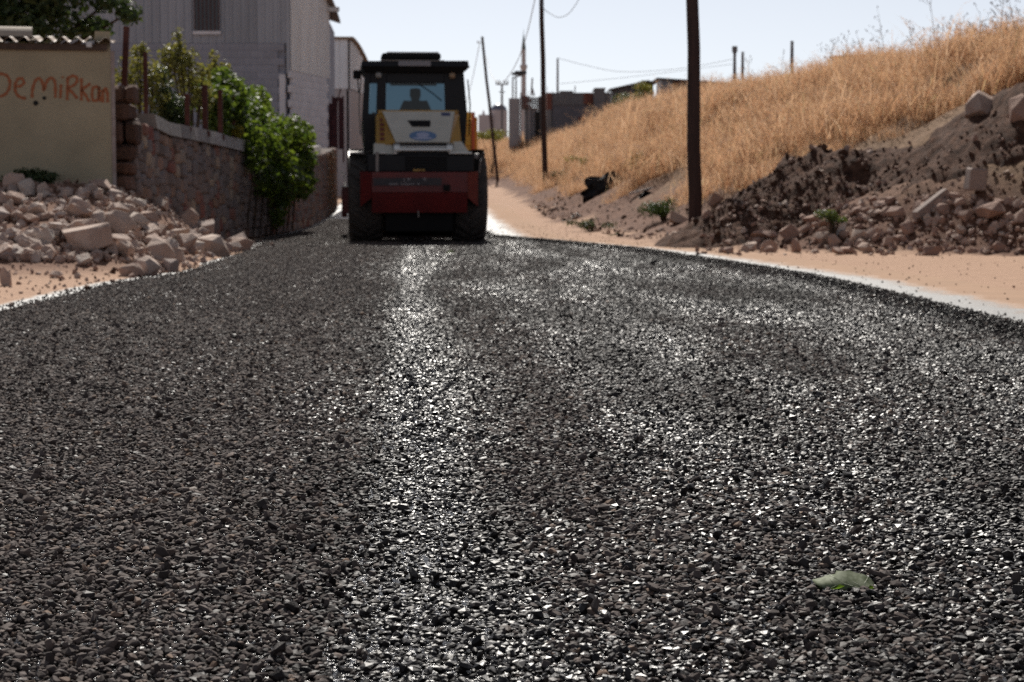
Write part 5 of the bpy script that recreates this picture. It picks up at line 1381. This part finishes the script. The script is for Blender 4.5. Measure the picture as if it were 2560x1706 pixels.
farpole(1394, 146, 245, 200, .12, 'pale thin pole rising behind the block house')
farpole(1836, 131, 225, 120, .11, 'left post of a close pair on the hilltop skyline', cross=4)
farpole(1856, 130, 225, 118, .10, 'right post of a close pair on the hilltop skyline')
farpole(1979, 103, 225, 75, .075, 'single tall post on the hilltop skyline')
# minaret
MY = 600.0; mb = at(1309, 330, MY); k_ = MY / F
M_MIN = surf('hazed minaret stone', (.62, .56, .56), (.54, .48, .49), .85, .3); M_LEAD = surf('green lead', (.10, .16, .15), (.08, .12, .12), .6, .4)  # stone colour paled in place of distance haze
mi = empty('minaret', (mb.x, MY, 0), 0, 'slender stone minaret with a pointed green cap on the horizon', 'minaret')
zz = lambda v: at(1309, v, MY).z
MB().lathe([(-4, .9), (zz(205), .72), (zz(178), .70)], 16, 'z').build('lower_shaft', M_MIN, mi)
MB().lathe([(zz(178), .70), (zz(172), .95), (zz(168), 1.08), (zz(163), 1.08), (zz(163), .62)], 16, 'z').build('balcony', M_MIN, mi)
MB().lathe([(zz(163.2), .66), (zz(124), .62)], 16, 'z').build('upper_shaft', M_MIN, mi)
MB().lathe([(zz(124), .70), (zz(118), .6), (zz(84), .06), (zz(84), 0)], 16, 'z').build('spire', M_LEAD, mi)
MB().tube([(0, 0, zz(85)), (0, 0, zz(74))], [.07, .04], 6).build('finial', M_LEAD, mi)
# mosque dome
DY = 420.0; dc = at(1247, 276, DY); q = DY / F
mo_ = empty('mosque', (dc.x, DY, 0), 0, 'low mosque with a blue-grey dome on the horizon', 'mosque')
b = MB(); b.lathe([(dc.z, 20 * q)] + [(dc.z + 16 * q * math.sin(a), 20 * q * math.cos(a)) for a in [R(x) for x in range(0, 90, 10)]] + [(dc.z + 16 * q, 0)], 24, 'z'); b.build('dome', surf('dome lead', (.16, .17, .23), (.13, .14, .2), .3, .5, .6), mo_, smooth=True)
MB().lathe([(-3, 21 * q), (dc.z, 21 * q), (dc.z, 18 * q)], 20, 'z').build('drum', M_MIN, mo_)
MB().box(-50 * q, -21.5 * q, -2, 4, -3, at(0, 288, DY).z).build('prayer_hall', M_MIN, mo_); MB().tube([(-38 * q, 0, at(0, 288, DY).z), (-38 * q, 0, at(0, 276, DY).z)], [.35, .1], 8).build('chimney', M_MIN, mo_)
# unfinished block house beyond the bank
BY = 135.0
def bb(u0, u1, v0, v1, dy0=0, dy1=6):
    a, c_ = at(u0, v1, BY), at(u1, v0, BY); return (a.x, c_.x, BY + dy0, BY + dy1, a.z, c_.z)
bh_o = at(1450, 340, BY); bh = empty('block_house', (bh_o.x, BY, bh_o.z), 0, 'unfinished grey block house with red brick patches beyond the bank', 'house'); O = Vector(bh.location)
def bpart(name, m, u0, u1, v0, v1, dy0=0, dy1=6, drop=0):
    x0, x1, y0, y1, z0_, z1_ = bb(u0, u1, v0, v1, dy0, dy1); return MB().box(x0 - O.x, x1 - O.x, y0 - O.y, y1 - O.y, z0_ - O.z - drop, z1_ - O.z).build(name, m, bh)
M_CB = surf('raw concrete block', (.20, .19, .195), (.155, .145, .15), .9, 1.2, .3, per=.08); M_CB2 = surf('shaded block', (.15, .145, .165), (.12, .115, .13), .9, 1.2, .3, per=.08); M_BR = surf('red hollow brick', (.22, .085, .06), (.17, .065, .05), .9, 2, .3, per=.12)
bpart('wall', M_CB2, 1380, 1545, 262, 345, .12, 6, 6); bpart('wall', M_CB, 1380, 1540, 232, 262.2, .1, 6)
for row in range(7):
    v0 = 232.3 + row * 4.3; u = 1381 + (4 if row % 2 else 0)
    while u < 1540:
        if 1453 < u < 1482: bpart('brick', M_BR, u, min(u + 7.4, 1482), v0, v0 + 3.9, 0, .11)
        else: bpart('block', M_CB, u, u + 7.6, v0, v0 + 3.9, 0, .11)
        u += 8
bpart('pillar', M_CB, 1484, 1512, 223, 272, -.25, -.02); bpart('pillar', M_CB, 1512.3, 1544, 232, 262, -.14, -.02); bpart('brick_panel', M_BR, 1366, 1379.5, 232, 275, 0, 3); bpart('pillar', M_CB, 1366, 1378, 275, 308, 0, 3, 6)
bpart('brick_panel', M_BR, 1446, 1482, 293, 301, .02, .13); bpart('roof_slab', M_CB, 1400, 1433, 227.5, 231.8, 0, 5); bpart('roof_slab', M_CB, 1486, 1514, 220.5, 222.8, -.3, 4); bpart('rebar', M_RUST, 1437, 1439.5, 214, 231.8, .5, .6)
# half-built frame left of it
fo = at(1330, 320, 128); fr = empty('building_frame', (fo.x, 128, fo.z), 0, 'half-built pale concrete and brick frame left of the middle pole', 'building'); BY = 128.0; O = Vector(fr.location)
def fpart(name, m, *a, **k):
    x0, x1, y0, y1, z0_, z1_ = bb(*a, **k); z0_ -= 5 if a[3] >= 312 else 0; return MB().box(x0 - O.x, x1 - O.x, y0 - O.y, y1 - O.y, z0_ - O.z, z1_ - O.z).build(name, m, fr)
M_PC = surf('pale concrete', (.34, .33, .345), (.27, .26, .275), .9, 1.2)
fpart('wall', M_PC, 1272, 1300, 246, 330, dy0=0, dy1=4); fpart('wall', M_PC, 1312, 1345, 272, 330, dy0=.3, dy1=4); fpart('wall', MATS['raw concrete block'], 1347, 1364, 240, 330, dy0=.5, dy1=4)
for k in range(6): fpart('brick', M_BR, 1303 + (k % 2) * 4, 1320 + (k % 3) * 5, 240 + k * 5.2, 243.6 + k * 5.2, dy0=0, dy1=.4); fpart('floor_edge', M_PC, 1302, 1349, 244 + k * 5.2, 245 + k * 5.2, dy0=-.1, dy1=2)
fpart('column', M_PC, 1300.5, 1304, 232, 330, dy0=-.1, dy1=.25); fpart('column', M_PC, 1322, 1325, 240, 330, dy0=-.1, dy1=.25); fpart('doorway', M_DARK, 1338, 1349, 280, 312, dy0=.1, dy1=.25)
for k, u in enumerate((1303, 1308, 1314, 1320, 1331, 1368, 1381)): fpart('rebar', M_RUST, u, u + 1, 226 - (k % 3) * 5, 246, dy0=.4, dy1=.45)
b = MB(); pa, pb_, pc_ = at(1331, 195, 128) - O, at(1328, 240, 128) - O, at(1336, 240, 128) - O; b.tube([pa, pb_], .05, 5); b.tube([(pa + pb_) / 2, pc_], .05, 5); b.build('hoist', M_RUST, fr)
# tin sheds on the hill top
def tinshed(us, Y, lab, m, tilt):
    (u0, v0), (u1, v1), vb = us; a, c_ = at(u0, v0, Y), at(u1, v1, Y); base = at(u0, vb, Y).z - 1.2; e = empty('tin_shed', ((a.x + c_.x) / 2, Y, base), 0, lab, 'shed'); cx = (a.x + c_.x) / 2
    n = 6
    for k in range(n):
        q0, q1 = k / n, (k + 1) / n; x0, x1 = a.x + (c_.x - a.x) * q0, a.x + (c_.x - a.x) * q1 - .02; z0_, z1_ = a.z + (c_.z - a.z) * q0, a.z + (c_.z - a.z) * q1
        MB().add([(x0 - cx, 0, 0), (x1 - cx, 0, 0), (x1 - cx, 0, z1_ - base), (x0 - cx, 0, z0_ - base), (x0 - cx, 3, 0), (x1 - cx, 3, 0), (x1 - cx, 3, z1_ - base), (x0 - cx, 3, z0_ - base)], HEX).build('wall_sheet', m[k % len(m)], e)
    MB().add([(a.x - cx - .2, -.25, a.z - base), (c_.x - cx + .2, -.25, c_.z - base), (c_.x - cx + .2, 3.2, c_.z - base + .02), (a.x - cx - .2, 3.2, a.z - base + .02), (a.x - cx - .2, -.25, a.z - base + .08), (c_.x - cx + .2, -.25, c_.z - base + .08), (c_.x - cx + .2, 3.2, c_.z - base + .1), (a.x - cx - .2, 3.2, a.z - base + .1)], HEX).build('roof', MATS['dark tin'], e)
M_DT = surf('dark tin', (.10, .095, .10), (.07, .065, .07), .6, 2); M_BT = surf('bluish tin', (.24, .27, .31), (.17, .18, .2), .5, 2)
tinshed(((1532, 226), (1614, 204), 260), 118, 'dark tin shed with a sloping roof behind the green bush', [M_DT], 0)
tinshed(((1616, 205), (1634, 208), 260), 119, 'narrow dark tin lean-to beside the sloping shed', [M_DT], 0)
tinshed(((1652, 199), (1834, 213), 250), 100, 'long low bluish tin shed on the hill behind the nearest pole', [M_BT, M_RUST, M_BT, M_BT], 0)
# rusty wall on the hill at the right
a, c_ = at(2080, 146, 47), at(2260, 138, 47); e = empty('sheet_fence', (a.x, 47, a.z - 1.0), 0, 'rusty brown sheet-metal fence on the crest at the right', 'fence')
for k in range(5):
    x0, x1 = (c_.x - a.x) * k / 5, (c_.x - a.x) * (k + 1) / 5 - .01; MB().box(x0, x1, 0, .04, 0, 1.0 + (c_.z - a.z) * (k + .5) / 5).build('fence_sheet', M_RUST, e)
MB().add([(-.05, -.03, .99), (c_.x - a.x, -.03, .99 + c_.z - a.z), (c_.x - a.x, -.03, 1.05 + c_.z - a.z), (-.05, -.03, 1.05), (-.05, .08, .99), (c_.x - a.x, .08, .99 + c_.z - a.z), (c_.x - a.x, .08, 1.05 + c_.z - a.z), (-.05, .08, 1.05)], HEX).build('top_rail', M_RUST, e)

# ================================================================== SMALL THINGS ON THE ROAD
# fallen leaf, underside up
lp = hit(2105, 1487, 3.0); ls = lp.y / F
leaf = empty('fallen_leaf', (lp.x, lp.y, .018 + .014), 0, 'curled pale green fallen leaf lying on the chippings', 'leaf')
def lfpt(u, v, dy=0.0):
    p = at(u, v, lp.y + dy); return p - Vector((lp.x, lp.y, .018))
t = NT('leaf underside'); n_ = t.noise(90, 4, t.pos()); col = t.ramp(n_, [(.35, (.12, .15, .07)), (.65, (.26, .29, .19))]); t.set(col, .7, .3)
tr = t.node('ShaderNodeBsdfTranslucent'); tr.inputs['Color'].default_value = (.12, .2, .02, 1); mx = t.node('ShaderNodeMixShader'); mx.inputs[0].default_value = .3
t.lk(t.p.outputs[0], mx.inputs[1]); t.lk(tr.outputs[0], mx.inputs[2]); t.lk(mx.outputs[0], t.out.inputs['Surface']); M_LEAF = t.m
top = [(2033, 1466), (2050, 1460), (2068, 1455), (2088, 1450), (2092, 1444), (2108, 1443), (2124, 1443), (2140, 1448), (2156, 1452), (2168, 1456), (2176, 1462), (2183, 1472), (2186, 1484)]
bot = [(2030, 1468), (2040, 1478), (2052, 1484), (2068, 1488), (2080, 1491), (2096, 1490), (2112, 1491), (2128, 1492), (2142, 1493), (2154, 1494), (2162, 1494), (2176, 1490), (2185, 1486)]
nr = 7; vs = []
for j in range(nr):
    q = j / (nr - 1)
    for k in range(len(top)):
        tu = (top[k][0] + (1.5 if k % 2 else -1.5), top[k][1] + (1.2 if k % 2 else -.8)); u = bot[k][0] + (tu[0] - bot[k][0]) * q; v = bot[k][1] + (tu[1] - bot[k][1]) * q
        vs.append(lfpt(u, v, .002 + .050 * q ** 1.4 + .004 * math.sin(k * 1.7 + q * 3)))
fs = [(j * 13 + i, j * 13 + i + 1, (j + 1) * 13 + i + 1, (j + 1) * 13 + i) for j in range(nr - 1) for i in range(12)]
MB().add(vs, fs).build('blade', M_LEAF, leaf, smooth=True, fix=False)
vs = [lfpt(2072, 1490, -.002), lfpt(2096, 1489, -.006), lfpt(2112, 1482, -.01), lfpt(2098, 1477, -.004), lfpt(2086, 1482, 0)]
MB().add(vs, [(0, 1, 2), (0, 2, 3), (0, 3, 4)]).build('lower_lobe', leafy('leaf top side', (.07, .13, .015), (.10, .17, .02), .5), leaf, fix=False)
vs = [lfpt(2168, 1490, -.004), lfpt(2184, 1489, -.004), lfpt(2182, 1481, .0), lfpt(2174, 1480, .002)]
MB().add(vs, [(0, 1, 2, 3)]).build('lower_lobe', MATS['leaf top side'], leaf, fix=False)
M_VEIN = surf('leaf vein', (.28, .30, .20), (.22, .25, .16), .6)
MB().tube([lfpt(2173, 1506, -.012), lfpt(2160, 1494, -.004), lfpt(2144, 1478, .004), lfpt(2130, 1470, .012)], [.0016, .0016, .0012, .0006], 5).build('stalk', M_VEIN, leaf)
MB().tube([lfpt(2161, 1492, -.001), lfpt(2162, 1474, .012), lfpt(2170, 1460, .028)], [.0012, .0009, .0005], 5).build('vein', M_VEIN, leaf)
MB().tube([lfpt(2150, 1488, .0), lfpt(2110, 1476, .008), lfpt(2084, 1460, .02), lfpt(2072, 1453, .038)], [.0012, .0009, .0007, .0004], 5).build('vein', M_VEIN, leaf)
# bright scrap of leaf near the roller and two dark lumps
p = hit(1125, 638, 8); MB().add([(-.06, 0, .0), (0, -.03, .012), (.065, 0, .004), (.01, .04, .055)], [(0, 1, 3), (1, 2, 3)]).build('leaf_scrap', M_IVY, None, loc=p + Vector((0, 0, .02)), fix=False)
tag(COL.objects[-1] if COL.objects[-1].name.startswith('leaf_scrap') else bpy.data.objects['leaf_scrap'], 'tiny bright green leaf scrap behind the roller', 'leaf')
m_l = rock_mesh(77, 10, 2); m_l.materials.append(surf('tarred lump', (.016, .013, .013), (.025, .02, .02), .7, 30, bump=.4))
for (u, v, w_, lab) in ((1635, 666, .048, 'black tarry lump on the road near the right windrow'), (1872, 972, .016, 'small black stone in the middle of the right lane'), (1085, 1232, .014, 'dark stone standing proud on the wet streak'), (965, 1352, .017, 'black stone beside the wet streak near the bottom'), (995, 955, .018, 'dark stone on the wet streak far up the road')):
    p = hit(u, v, 3); o = link_mesh('loose_stone', m_l, None, None, (p.x, p.y, w_ * .6 + .008), (random.random(), random.random(), random.random() * 6), (w_, w_ * .8, w_ * .75)); tag(o, lab, 'stone')
